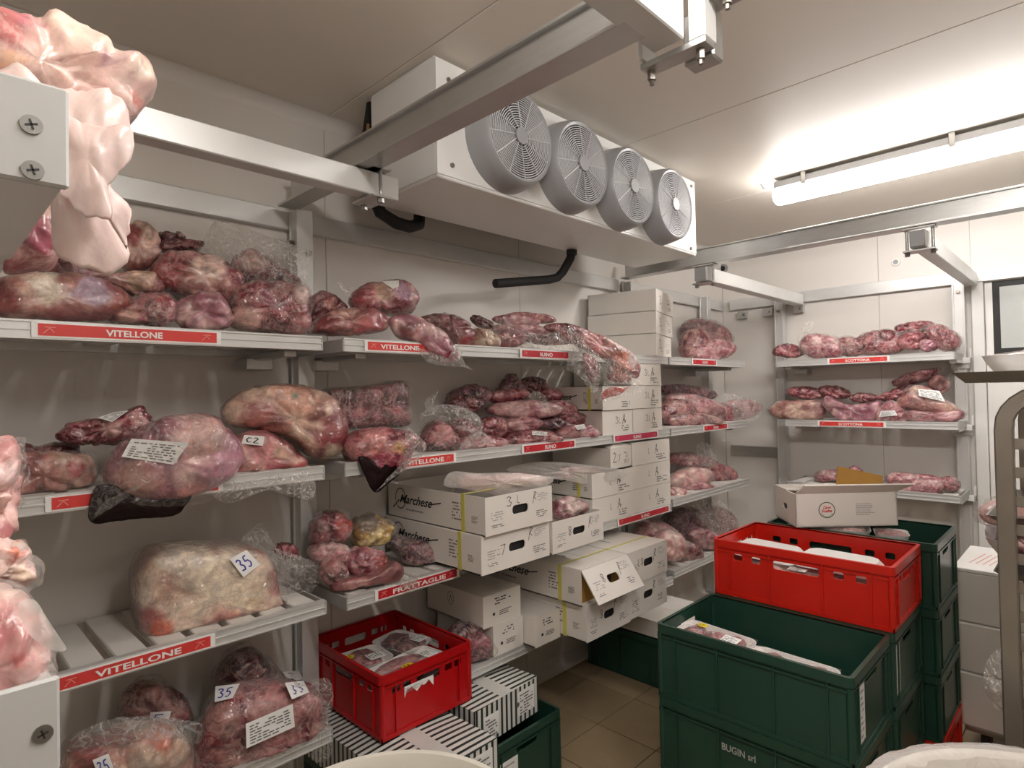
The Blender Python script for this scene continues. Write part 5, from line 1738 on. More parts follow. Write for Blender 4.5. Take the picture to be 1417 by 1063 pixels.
cut('beef_cut', 'large marbled beef round with white fat, middle of the top shelf', [(206, 372), (222, 352), (250, 346), (290, 352), (320, 368), (340, 392), (335, 412), (315, 430), (285, 422), (240, 408), (214, 393)], 0, -1.96, 0.17, 'beef',
    patches=[(285, 375, 24, (238, 208, 190)), (320, 385, 16, (130, 44, 56)), (230, 378, 24, (150, 50, 58))], amp=0.013)
cut('beef_cut', 'small glossy red oval cut at the shelf edge above the label', [(150, 438), (175, 420), (205, 406), (232, 408), (243, 425), (240, 443), (222, 452), (190, 449), (165, 447)], 0, -1.82, 0.10, 'red', bag=True, zmin=Z(0), patches=[(222, 420, 12, (160, 30, 46)), (175, 440, 14, (214, 170, 150))])
cut('beef_cut', 'lilac-pink boneless cut between red oval and rightmost piece, top shelf', [(238, 430), (250, 414), (272, 406), (300, 410), (318, 432), (318, 453), (285, 457), (250, 453)], 0, -1.84, 0.12, 'lilac', zmin=Z(0))
cut('beef_cut', 'shrink-wrapped dark red cut at the right end of the near top shelf', [(315, 420), (335, 398), (365, 392), (402, 392), (424, 402), (428, 430), (425, 458), (392, 463), (350, 460), (318, 448)], 0, -1.85, 0.17, 'red', bag=True, zmin=Z(0),
    patches=[(335, 445, 20, (224, 184, 170)), (375, 410, 26, (130, 60, 72)), (412, 408, 14, (234, 206, 196))], amp=0.012)
t = cut('bagged_meat', 'meat half sunk in a big crumpled clear bag, by the first post', [(322, 365), (345, 343), (368, 358), (398, 378), (415, 392), (380, 400), (335, 392)], 0, -2.0, 0.12, 'beef', patches=[(345, 365, 18, (220, 180, 168))])
sheet(t, 'plastic_bag', [(282, 330), (300, 305), (335, 314), (365, 326), (400, 338), (430, 350), (424, 370), (420, 398), (360, 400), (300, 380), (272, 352)], 0, -1.97, FILM, amp=0.03, bow=0.05)
# ---- near bay, second shelf
cut('beef_cut', 'dark red pieces at the far left of the second shelf', [(-15, 612), (20, 610), (50, 618), (80, 612), (110, 618), (95, 650), (30, 650), (-15, 640)], 0, -2.0, 0.12, 'dark')
cut('beef_cut', 'pale fat-sided cut with a knife slit, left of the big lilac beef', [(-10, 660), (5, 628), (35, 622), (62, 628), (118, 628), (128, 650), (122, 672), (75, 685), (20, 686), (-5, 682)], 0, -1.86, 0.15, 'pale', bag=True, zmin=Z(1), patches=[(98, 645, 12, (160, 50, 60)), (60, 655, 20, (200, 140, 128))])
cut('beef_cut', 'long reddish cut with paper label lying across the second shelf pile', [(80, 600), (98, 586), (140, 576), (170, 570), (197, 562), (208, 586), (188, 604), (155, 617), (112, 616), (86, 610)], 0, -1.92, 0.11, 'red', patches=[(190, 580, 12, (228, 170, 160)), (150, 590, 14, (224, 178, 168))],
    stickers=[([(135, 578), (160, 570), (178, 568), (155, 584)], 'print')])
t = cut('beef_cut', 'biggest lilac beef piece with 13 on its label, overhanging the shelf', [(145, 645), (160, 622), (185, 602), (212, 580), (250, 573), (292, 574), (308, 590), (325, 612), (330, 640), (310, 664), (268, 684), (240, 694), (200, 696), (160, 686), (146, 668)], 0, -1.785, 0.24, 'lilac', freq=10,
    patches=[(300, 640, 40, (186, 126, 148)), (180, 660, 30, (208, 160, 150)), (265, 600, 36, (206, 160, 150)), (262, 680, 18, (214, 140, 136))], amp=0.012, stickers=[([(182, 607), (262, 613), (240, 643), (168, 632)], 'print'), ([(232, 624), (250, 626), (244, 641), (228, 638)], '3', M_INK)])
sheet(t, 'blood_pouch', [(126, 690), (134, 672), (150, 672), (180, 684), (225, 688), (262, 684), (254, 700), (238, 712), (180, 716), (126, 721)], 0, -1.735, M_BLOOD, amp=0.004, bow=0.006, facing=0.2, thick=0.010, M=90)
sheet(t, 'plastic_bag', [(165, 610), (190, 585), (260, 572), (310, 590), (330, 640), (320, 672), (300, 690), (258, 700), (200, 700), (150, 690), (122, 722), (135, 660)], 0, -1.64, FILM_THIN, amp=0.02, bow=0.05, facing=0.4)
t = cut('beef_cut', 'beef cut under film with a small numbered label, below the round one', [(318, 612), (338, 596), (362, 597), (388, 608), (412, 626), (425, 640), (410, 652), (370, 660), (335, 670), (318, 660)], 0, -1.86, 0.16, 'pale', zmin=Z(1), patches=[(375, 655, 26, (160, 62, 74)), (350, 620, 22, (206, 140, 140)), (410, 645, 12, (160, 40, 48))],
    stickers=[([(338, 602), (366, 604), (364, 617), (334, 614)], 'C2', M_INK)])
sheet(t, 'plastic_bag', [(290, 676), (320, 668), (360, 662), (400, 655), (430, 655), (434, 688), (410, 690), (380, 680), (340, 684), (318, 697), (300, 690)], 0, -1.74, FILM, amp=0.02, facing=0.3, bow=0.02)
cut('beef_round', 'huge round beef joint with green stamp mark, right end of second shelf', [(308, 566), (330, 544), (362, 532), (410, 533), (448, 544), (470, 562), (477, 590), (472, 620), (450, 634), (430, 634), (410, 618), (390, 604), (345, 594), (312, 586)], 0, -1.90, 0.26, 'pale', freq=11,
    patches=[(455, 600, 34, (120, 40, 50)), (425, 570, 16, (96, 40, 42)), (350, 575, 26, (150, 80, 72)), (400, 550, 30, (200, 150, 130)), (450, 625, 14, (232, 210, 186)), (398, 549, 6, (60, 130, 110))], amp=0.012)
# ---- near bay, third shelf
t = cut('wrapped_beef', 'big rectangular fat-covered beef block labelled 35, alone on third shelf', [(186, 800), (200, 770), (225, 758), (290, 752), (345, 754), (368, 772), (378, 810), (384, 846), (350, 860), (280, 874), (205, 888), (194, 872), (186, 845)], 0, -1.92, 0.24, 'block', e=0.42, facing=0.25, zmin=Z(2), freq=9,
    patches=[(198, 850, 22, (150, 60, 60)), (370, 800, 18, (160, 90, 90)), (215, 860, 16, (206, 90, 50)), (320, 815, 24, (206, 176, 130)), (285, 800, 60, (240, 226, 204)), (300, 868, 40, (200, 130, 120))], amp=0.007, lobes=3, bag=True, film=None,
    stickers=[([(318, 774), (341, 761), (360, 781), (337, 799)], '35')])
sheet(t, 'plastic_bag', [(333, 752), (345, 735), (362, 722), (378, 755), (400, 764), (430, 775), (452, 790), (436, 812), (415, 842), (395, 852), (380, 840), (370, 780)], 0, -1.93, FILM, amp=0.035, bow=0.03, facing=0.5)
cut('beef_trim', 'small dark end of meat in the bag neck behind the block', [(378, 760), (392, 752), (408, 755), (408, 768), (392, 772)], 0, -1.99, 0.07, 'red')
# ---- near bay, bottom shelf
t = cut('rib_joint', 'dark bagged rib joint at the back with a 35 label turned sideways', [(170, 965), (190, 945), (215, 942), (240, 955), (262, 975), (268, 998), (240, 1005), (195, 1005), (165, 995)], 0, -2.02, 0.14, 'beef', bag=True, patches=[(250, 985, 14, (170, 70, 80))], stickers=[([(208, 986), (237, 984), (232, 1004), (206, 1003)], '5')])
t = cut('wrapped_beef', 'film-wrapped pale beef slab in the bottom left corner of the photo', [(85, 1055), (98, 1030), (140, 1015), (200, 1003), (235, 1000), (262, 1018), (268, 1050), (262, 1085), (90, 1090)], 0, -1.88, 0.18, 'block', bag=True, patches=[(120, 1035, 26, (150, 60, 60)), (220, 1012, 16, (190, 110, 90))],
    stickers=[([(128, 1052), (150, 1043), (160, 1070), (138, 1080)], '35')])
sheet(t, 'plastic_bag', [(92, 1040), (105, 1015), (150, 995), (200, 990), (250, 995), (290, 1005), (270, 1030), (200, 1020), (130, 1035)], 0, -1.86, FILM, amp=0.02, bow=0.04)
t = cut('rib_joint', 'rear rib piece with two overlapping 35 labels at its right', [(300, 930), (320, 908), (350, 898), (375, 918), (400, 938), (425, 950), (420, 975), (350, 975), (300, 960)], 0, -2.0, 0.18, 'rib', bag=True, stickers=[([(391, 930), (413, 928), (420, 940), (400, 944)], '3')])
t = cut('rib_joint', 'large bagged rib rack with printed label in front, bottom shelf', [(262, 1063), (275, 1010), (295, 970), (330, 948), (380, 940), (415, 945), (440, 955), (448, 1000), (444, 1030), (400, 1048), (350, 1065), (330, 1085), (265, 1090)], 0, -1.84, 0.22, 'red', freq=12, facing=0.35, zmin=Z(3),
    patches=[(300, 985, 22, (190, 140, 132)), (410, 1035, 30, (170, 50, 66)), (365, 975, 30, (214, 150, 146)), (320, 1045, 26, (196, 140, 126)), (430, 1000, 14, (222, 170, 158))], amp=0.015, bag=True,
    stickers=[([(340, 1002), (405, 974), (408, 1006), (341, 1036)], 'print'), ([(298, 950), (332, 946), (322, 966), (297, 972)], '35'), ([(394, 945), (420, 942), (428, 958), (404, 968)], '35')])
sheet(t, 'plastic_bag', [(430, 945), (455, 940), (460, 970), (452, 1010), (460, 1040), (440, 1055), (425, 1030), (438, 990)], 0, -1.76, FILM, amp=0.025)

# ---- middle bay, top shelf
cut('beef_cut', 'dark purple cut just right of the first post, top shelf', [(426, 420), (438, 406), (456, 404), (472, 416), (482, 434), (465, 445), (430, 446)], 0, -2.0, 0.12, 'dark', patches=[(455, 422, 10, (190, 120, 112))])
cut('beef_cut', 'long pale-topped cut lying under the round joint, right of post', [(426, 458), (445, 436), (480, 428), (520, 431), (534, 444), (530, 458), (505, 462), (480, 466), (440, 463)], 0, -1.85, 0.15, 'pale', zmin=Z(0), patches=[(450, 455, 20, (120, 40, 46)), (505, 455, 20, (150, 60, 66)), (520, 440, 14, (150, 84, 90))])
t = cut('beef_cut', 'football-shaped tied joint resting on top of the others', [(484, 414), (497, 397), (525, 388), (560, 391), (576, 408), (574, 428), (555, 437), (520, 436), (492, 430)], 0, -1.90, 0.19, 'pink', patches=[(520, 410, 16, (214, 180, 150)), (548, 408, 14, (190, 150, 176)), (500, 412, 16, (176, 84, 88))], stickers=[([(528, 389), (552, 388), (552, 396), (544, 400)], '')])
sheet(t, 'plastic_bag', [(466, 391), (478, 395), (490, 400), (488, 412), (478, 408)], 0, -1.92, FILM, amp=0.012)
t = cut('beef_cut', 'long tapering cut drooping over the VITELLONE label', [(540, 442), (565, 436), (592, 446), (615, 462), (630, 482), (634, 496), (620, 503), (598, 494), (572, 474), (550, 466)], 0, -1.76, 0.11, 'lilac', patches=[(622, 495, 12, (170, 50, 80)), (560, 460, 12, (110, 44, 50))], amp=0.008)
sheet(t, 'plastic_bag', [(575, 480), (600, 495), (622, 504), (640, 490), (634, 470), (642, 500), (655, 513), (640, 508), (612, 506), (590, 500)], 0, -1.70, FILM, amp=0.01)
cut('beef_cut', 'pink bagged cut with a dark edge right of the drooping one', [(580, 442), (605, 435), (635, 440), (655, 458), (655, 478), (640, 482), (615, 462)], 0, -1.90, 0.12, 'pink', bag=True, patches=[(640, 476, 10, (190, 40, 50))])
cut('pork_bones', 'yellowish bony piece at the left end of the grey pork pile', [(650, 462), (662, 454), (680, 458), (690, 470), (685, 482), (660, 484), (648, 476)], 0, -1.86, 0.10, 'block', bag=True, zmin=Z(0))
for lb, o, x, d, pl in (
        ('thin dark strip poking up at the back of the grey pork pile', oval(667, 446, 14, 6, 25), -2.0, 0.05, 'plum'),
        ('grey-brown bone piece on top of the pork pile', oval(715, 444, 26, 7, 5), -1.98, 0.07, 'pink'),
        ('dark brown bone ends at the top of the pork pile', oval(735, 440, 28, 6, 6), -2.02, 0.06, 'liver'),
        ('long pink strip in the middle of the grey pork pile', oval(722, 458, 34, 8, 4), -1.90, 0.10, 'pink'),
        ('reddish lower strip of the pork pile above the SUINO label', oval(755, 468, 30, 8, 6), -1.88, 0.10, 'beef'),
        ('pale pork end left of the crumpled film in the pile', oval(704, 470, 20, 9, -5), -1.84, 0.09, 'pink')):
    cut('pork_strip', lb, o, 0, x, d, pl, grow=1.25, amp=0.008, freq=26)
tb = thing('plastic_bag', 'crumpled clear film lying over the grey pork pile, top shelf', 'bag', P(735, 484, 0, -1.8))
sheet(tb, 'film', [(682, 452), (695, 440), (720, 458), (750, 462), (775, 460), (785, 480), (760, 484), (720, 486), (690, 482)], 0, -1.80, FILM, amp=0.025, bow=0.02)
t = cut('hanging_meat', 'long bagged pork strips drooping off the shelf beside the cartons', [(752, 452), (775, 446), (800, 452), (832, 464), (858, 478), (878, 492), (887, 510), (880, 525), (864, 516), (840, 500), (812, 486), (780, 470)], 0, -1.66, 0.08, 'beef', freq=22, amp=0.010,
        patches=[(858, 500, 14, (214, 120, 84)), (874, 500, 10, (226, 214, 208)), (815, 470, 20, (206, 130, 126))])
sheet(t, 'plastic_bag', [(784, 456), (800, 462), (815, 480), (828, 492), (830, 515), (822, 545), (800, 520), (782, 510), (788, 490)], 0, -1.62, FILM, amp=0.025, facing=0.35)
t = cut('hanging_meat', 'orange-red meat in the bottom of a hanging pork bag', [(846, 500), (866, 508), (876, 520), (868, 530), (850, 530), (840, 518)], 0, -1.62, 0.05, 'red', patches=[(860, 515, 14, (224, 110, 70))])
sheet(t, 'bloody_bag_corner', [(833, 553), (834, 543), (846, 536), (866, 537), (872, 534), (858, 545), (842, 550)], 0, -1.60, plain('thin_blood_in_bag', (190, 42, 24), 0.2, coat=1.0), amp=0.008, facing=0.35, thick=0.003)
sheet(t, 'plastic_bag', [(828, 500), (845, 496), (878, 520), (892, 540), (870, 546), (836, 556), (830, 545), (836, 525)], 0, -1.58, FILM, amp=0.02, facing=0.35)
t = cut('hanging_meat', 'dark meat inside the left flap of the hanging clear bags', [(806, 490), (820, 494), (828, 510), (822, 530), (812, 520)], 0, -1.64, 0.03, 'red', amp=0.004)

# ---- middle bay, second shelf
cut('rib_rack', 'rectangular dark rib rack standing against the wall', [(450, 541), (485, 536), (525, 531), (556, 529), (561, 560), (560, 588), (520, 592), (465, 592), (452, 570)], 0, -1.98, 0.14, 'rib', e=0.5, facing=0.2,
    patches=[(487, 547, 7, (170, 100, 108)), (511, 545, 7, (170, 100, 108)), (536, 541, 7, (170, 100, 108)), (487, 573, 8, (160, 84, 92)), (512, 570, 8, (160, 84, 92)), (535, 566, 8, (160, 84, 92)), (505, 556, 5, (186, 120, 124))], amp=0.006, bag=True)
t = cut('beef_cut', 'marbled red cut with a black blood pouch hanging below', [(474, 612), (490, 596), (520, 591), (555, 594), (575, 602), (568, 625), (556, 645), (530, 656), (500, 652), (478, 632)], 0, -1.785, 0.20, 'red', freq=14, patches=[(515, 612, 22, (206, 130, 124)), (545, 610, 20, (130, 40, 60)), (540, 618, 9, (222, 180, 120)), (525, 640, 22, (158, 44, 76))], amp=0.012)
sheet(t, 'blood_pouch', [(496, 632), (520, 640), (548, 637), (562, 634), (552, 655), (534, 670), (518, 681), (506, 662)], 0, -1.725, M_BLOOD, amp=0.004, bow=0.008, facing=0.25, thick=0.006)
sheet(t, 'plastic_bag', [(560, 590), (575, 600), (590, 618), (575, 640), (552, 655), (530, 672), (516, 684), (540, 660), (560, 640), (566, 615)], 0, -1.70, FILM, amp=0.015, facing=0.35)
t = cut('beef_cut', 'frilly red trimmings in a bag with dark blood at the base', [(578, 612), (590, 590), (606, 580), (622, 592), (633, 612), (630, 624), (600, 630), (580, 628)], 0, -1.86, 0.14, 'red', bag=True, zmin=Z(1), patches=[(604, 624, 16, (30, 8, 12)), (590, 628, 12, (30, 8, 12)), (622, 622, 10, (60, 12, 18))])
tb = thing('plastic_bag', 'big glossy transparent bag with air in it between red cuts', 'bag', P(630, 615, 0, -1.85))
sheet(tb, 'film', [(580, 575), (600, 562), (625, 560), (650, 568), (668, 585), (660, 612), (640, 608), (610, 590), (590, 588)], 0, -1.84, FILM, amp=0.03, bow=0.06)
sheet(tb, 'film_neck', [(588, 562), (590, 552), (602, 545), (607, 540), (600, 556), (596, 570)], 0, -1.9, FILM, amp=0.02)
pile = [
    ('dark jagged bone piece at the upper left of the pork neck pile', oval(650, 548, 26, 13, -8), -2.03, 0.14, 'plum'),
    ('dark upright piece at the peak of the pork neck pile', [(690, 545), (700, 525), (706, 519), (718, 530), (728, 545), (715, 552)], -2.05, 0.10, 'plum'),
    ('dark flat piece at the upper right of the pork neck pile', oval(737, 533, 16, 10, 5), -2.06, 0.10, 'dark'),
    ('brownish piece at the left shoulder of the pork neck pile', oval(640, 560, 22, 12, -10), -2.0, 0.14, 'dark'),
    ('middle red piece high in the pork neck pile', oval(702, 548, 26, 9, -4), -1.98, 0.13, 'red'),
    ('small red piece at the right top of the pork neck pile', oval(760, 547, 14, 9, 10), -2.02, 0.12, 'red'),
    ('wide white-marbled bagged piece crossing the pork neck pile', oval(725, 567, 46, 12, 0), -1.92, 0.15, 'pink'),
    ('jagged pink piece on the right flank of the pile', oval(775, 565, 18, 9, 12), -1.95, 0.13, 'pink'),
    ('dark round-ended piece left of centre in the pile', oval(680, 592, 16, 13, 0), -1.88, 0.13, 'red'),
    ('pale sausage-like piece in the middle of the pile', oval(718, 588, 28, 9, -6), -1.87, 0.13, 'pink'),
    ('dark lilac piece in the middle right of the pile', oval(765, 588, 22, 9, 8), -1.9, 0.13, 'plum'),
    ('frilled piece at the right edge of the pile, third row', oval(790, 580, 18, 10, 14), -1.92, 0.13, 'pink'),
    ('bagged pink piece at the lower left of the pile on the lip', oval(662, 614, 36, 10, -2), -1.82, 0.13, 'pink'),
    ('reddish piece centre bottom of the pile above the SUINO label', oval(735, 609, 38, 12, -3), -1.82, 0.14, 'red'),
    ('bright bagged piece at the bottom right of the pile by the cartons', oval(797, 600, 26, 11, -2), -1.82, 0.14, 'pink'),
    ('pinkish piece behind the clear bag, left of the pile', oval(640, 596, 20, 14, 20), -1.92, 0.13, 'red')]
for k, (lb, o, x, d, pl) in enumerate(pile):
    cut('pork_neck', lb, o, 0, x, d, pl, grow=1.16, amp=0.011, freq=24, facing=0.4, zmin=Z(1) if k in (12, 13, 14) else None,
        stickers=[([(737, 596), (758, 598), (756, 603), (736, 602)], 'print')] if k == 13 else ([([(795, 589), (808, 587), (812, 593), (799, 595)], 'print')] if k == 14 else ()))
for o, x, lb in (([(730, 548), (745, 542), (760, 556), (762, 574), (745, 566)], -1.86, 'twist of clear film on the right side of the pork neck pile'), ([(640, 610), (660, 598), (672, 600), (676, 612), (655, 622), (636, 626)], -1.76, 'clear film over the lower left of the pork neck pile')):
    tb = thing('plastic_film', lb, 'plastic film', P(o[0][0], o[0][1], 0, x))
    sheet(tb, 'film', o, 0, x, FILM, amp=0.02)

# ---- middle bay, third shelf: offal
cut('offal', 'dark red bagged offal lump, upper left on the FRATTAGLIE shelf', [(428, 738), (436, 718), (455, 708), (476, 712), (484, 726), (480, 745), (460, 753), (432, 752)], 0, -1.95, 0.15, 'red', bag=True, patches=[(470, 720, 14, (196, 60, 54)), (440, 725, 10, (190, 150, 150))])
cut('tripe_bag', 'yellow tripe in a tied clear bag on the offal shelf', [(484, 740), (490, 722), (508, 713), (528, 716), (542, 728), (536, 744), (515, 754), (492, 756)], 0, -1.93, 0.15, 'yellow', cat='offal', bag=True, patches=[(505, 718, 16, (150, 140, 128))])
cut('offal', 'pinkish bagged lump under the dark red one, offal shelf', [(428, 768), (436, 754), (462, 750), (480, 756), (483, 772), (465, 782), (436, 780)], 0, -1.92, 0.14, 'pink', bag=True)
cut('offal', 'smooth pink lump at the lower left of the offal shelf', [(442, 795), (448, 778), (462, 774), (476, 782), (478, 798), (462, 808), (448, 806)], 0, -1.86, 0.12, 'liver', bag=True)
cut('offal', 'pink heart-shaped lump in the middle of the offal shelf', [(477, 778), (486, 764), (505, 757), (526, 762), (535, 775), (526, 788), (502, 794), (484, 793)], 0, -1.86, 0.14, 'pink', patches=[(523, 775, 10, (206, 84, 74))])
cut('beef_tongue', 'long smooth beef tongue curling over the shelf lip', [(458, 822), (458, 808), (475, 800), (505, 794), (530, 785), (545, 776), (558, 784), (556, 800), (535, 806), (505, 810), (480, 812), (468, 820)], 0, -1.80, 0.10, 'liver', cat='offal', facing=0.6, amp=0.005, mat=MEAT_FAT)
t = cut('offal', 'dark purple bagged organ at the right end of the offal shelf', [(528, 742), (545, 738), (565, 745), (590, 750), (615, 765), (625, 785), (615, 796), (585, 798), (566, 790), (548, 768)], 0, -1.90, 0.16, 'plum', bag=True, amp=0.01)
sheet(t, 'plastic_bag', [(545, 798), (560, 792), (575, 796), (580, 812), (565, 818), (545, 808), (530, 812)], 0, -1.74, FILM, amp=0.012)
# meats on and in the cartons
t = cut('bagged_pork', 'flat bag of pale pork lying in the top open script carton', [(636, 668), (645, 656), (680, 658), (720, 655), (755, 662), (745, 672), (710, 684), (700, 690), (670, 682), (640, 676)], 0, -1.72, 0.10, 'pork', facing=0.3, amp=0.006)
sheet(t, 'plastic_bag', [(614, 672), (624, 653), (660, 655), (700, 654), (745, 658), (768, 662), (752, 674), (730, 680), (712, 690), (680, 684), (640, 676)], 0, -1.66, FILM_MILKY, amp=0.015, bow=0.01, facing=0.35)
cut('bagged_pork', 'fatty pink meat under film in the small open carton', [(766, 700), (775, 690), (800, 690), (812, 700), (800, 712), (775, 718), (764, 715)], 0, -1.66, 0.12, 'pink', bag=True, patches=[(790, 698, 12, (244, 220, 210))])
t = cut('bagged_pork', 'flat pale pork bag spread over the third-shelf cartons', [(770, 654), (790, 645), (830, 648), (865, 652), (850, 662), (810, 668), (780, 662)], 0, -1.85, 0.05, 'pork', facing=0.3, amp=0.004)
sheet(t, 'plastic_bag', [(700, 650), (735, 640), (780, 640), (830, 646), (872, 652), (850, 664), (812, 670), (780, 664), (740, 660)], 0, -1.80, FILM_MILKY, amp=0.012, facing=0.3)
cut('bagged_meat', 'dark bagged meat squeezed between the red crate and the small cartons', [(618, 905), (622, 875), (640, 862), (660, 866), (675, 880), (682, 900), (665, 912), (640, 914), (624, 912)], 0, -1.80, 0.12, 'plum', bag=True, amp=0.012, patches=[(660, 885, 14, (176, 110, 116))])

# ---- corner bay
def heap(items, shelf_k, group=None):
    for k, (lb, o, x, d, pl, bg) in enumerate(items):
        cut('bagged_pork', lb, o, 0, x, d, pl, grow=1.18, amp=0.010, freq=24, facing=0.4, bag=bg)
heap([
    ('rolled fatty pork end just right of the three long cartons', oval(962, 478, 17, 20, 0), -1.95, 0.16, 'beef', False),
    ('pale rind-side pork piece at the right of the corner top shelf', oval(985, 485, 26, 13, -8), -1.88, 0.16, 'pink', False),
    ('dark-rimmed arched pork piece at the back of the corner top shelf', oval(978, 462, 30, 16, 18), -2.02, 0.14, 'beef', True)], 0)
heap([
    ('dark fatty trimmings at the left of the corner second shelf', oval(936, 572, 22, 18, 0), -1.92, 0.15, 'beef', False),
    ('large pale pork leg lying in the middle of the corner second shelf', oval(962, 562, 36, 13, 14), -1.87, 0.15, 'pink', True),
    ('dark edged piece at the top of the corner second shelf', oval(950, 543, 34, 9, 6), -2.0, 0.14, 'plum', True),
    ('pink small cuts at the front of the corner second shelf', oval(960, 583, 34, 10, 2), -1.83, 0.12, 'beef', True),
    ('red bagged piece right of the pale pork leg', oval(998, 572, 22, 12, 4), -1.88, 0.14, 'red', True),
    ('bagged bones sticking out at the right end of the corner second shelf', oval(1024, 566, 24, 12, -2), -1.84, 0.10, 'pink', True)], 1)
heap([
    ('long pale bagged pork at the top left of the corner third shelf', oval(952, 637, 26, 9, 4), -1.98, 0.13, 'pink', True),
    ('pale pork hock in the middle of the corner third shelf', oval(954, 662, 26, 12, -10), -1.87, 0.14, 'pork', True),
    ('red-ended piece at the lower front of the corner third shelf', oval(966, 676, 22, 9, 10), -1.83, 0.12, 'pink', True),
    ('red cuts at the right of the corner third shelf', oval(990, 656, 24, 13, 6), -1.90, 0.13, 'red', True),
    ('small red piece behind on the corner third shelf', oval(972, 640, 18, 9, 14), -2.0, 0.12, 'red', False),
    ('tiny pale round end at the left front of the corner third shelf', oval(937, 683, 10, 7, 0), -1.82, 0.08, 'pork', False)], 2)
heap([
    ('pale pink bagged cut at the left of the lowest corner shelf', oval(908, 740, 26, 16, 10), -1.90, 0.14, 'pink', True),
    ('shiny pink knuckle at the front of the lowest corner shelf', oval(926, 755, 18, 18, 0), -1.80, 0.14, 'pork', True),
    ('dark bagged meat heaped at the back of the lowest corner shelf', oval(952, 728, 32, 22, 0), -2.0, 0.16, 'plum', True),
    ('cylindrical cut bone end poking towards the red crate', oval(975, 746, 20, 12, 18), -1.82, 0.12, 'pink', True),
    ('reddish pieces between pink knuckle and bone end', oval(948, 765, 20, 14, 12), -1.82, 0.12, 'beef', True),
    ('clear-bagged dark piece at the right of the lowest corner shelf', oval(990, 725, 24, 20, 10), -1.93, 0.14, 'beef', True)], 3)
for o, x, lb in (([(935, 690), (960, 680), (990, 690), (1010, 705), (1020, 735), (1000, 750), (970, 720)], -1.86, 'loose clear bag over the lowest corner shelf meat'), ([(1000, 545), (1030, 550), (1050, 558), (1048, 580), (1015, 584), (1000, 570)], -1.78, 'crinkled bag end at the tip of the corner second shelf'),
                 ([(962, 618), (975, 612), (985, 622), (990, 640), (972, 645)], -1.88, 'clear bag corner standing up on the corner third shelf')):
    tb = thing('plastic_film', lb, 'plastic film', P(o[0][0], o[0][1], 0, x))
    sheet(tb, 'film', o, 0, x, FILM, amp=0.025)

# ---- far wall shelves
FY = FAR_F + 0.12
def far(items, k0):
    for k, (lb, o, y, d, pl, bg) in enumerate(items):
        st = ()
        if 'triangular' in lb:
            st = [([(1270, 538), (1300, 541), (1308, 556), (1272, 548)], 'print')]
        if 'short white-labelled' in lb:
            st = [([(1219, 569), (1238, 568), (1242, 575), (1216, 577)], 'print')]
        cut('bagged_beef', lb, o, 1, y, d, pl, grow=1.06, amp=0.010, freq=22, facing=0.4, bag=bg, stickers=st)
far([
    ('small red cut alone at the left end of the far top shelf', [(1070, 490), (1078, 479), (1095, 477), (1110, 482), (1108, 493), (1085, 494)], FY, 0.10, 'red', False),
    ('vacuum-packed marbled cut hanging over the far SCOTTONA label', [(1108, 475), (1120, 464), (1145, 464), (1165, 474), (1162, 492), (1130, 496), (1112, 488)], FAR_F + 0.07, 0.12, 'pink', True),
    ('pink-white cut in the middle left of the far top shelf', oval(1174, 480, 26, 13, 2), FY, 0.14, 'beef', True),
    ('dark red shiny cut in the middle of the far top shelf', [(1185, 472), (1205, 460), (1235, 458), (1248, 470), (1245, 485), (1215, 490), (1190, 488)], FY + 0.05, 0.16, 'red', True),
    ('cut lying uppermost on the far top shelf pile', [(1240, 452), (1262, 446), (1285, 445), (1292, 452), (1270, 462), (1245, 462)], FY + 0.12, 0.13, 'red', False),
    ('round cut second from right on the far top shelf', oval(1265, 472, 22, 12, -8), FY + 0.03, 0.14, 'red', False),
    ('pink knob of meat low at the right of the far top shelf', oval(1285, 478, 13, 8, 0), FY - 0.02, 0.12, 'lilac', False),
    ('large bagged cut at the right end of the far top shelf', [(1284, 456), (1298, 450), (1315, 456), (1328, 468), (1324, 482), (1305, 484), (1290, 472)], FY, 0.15, 'red', True)], 0)
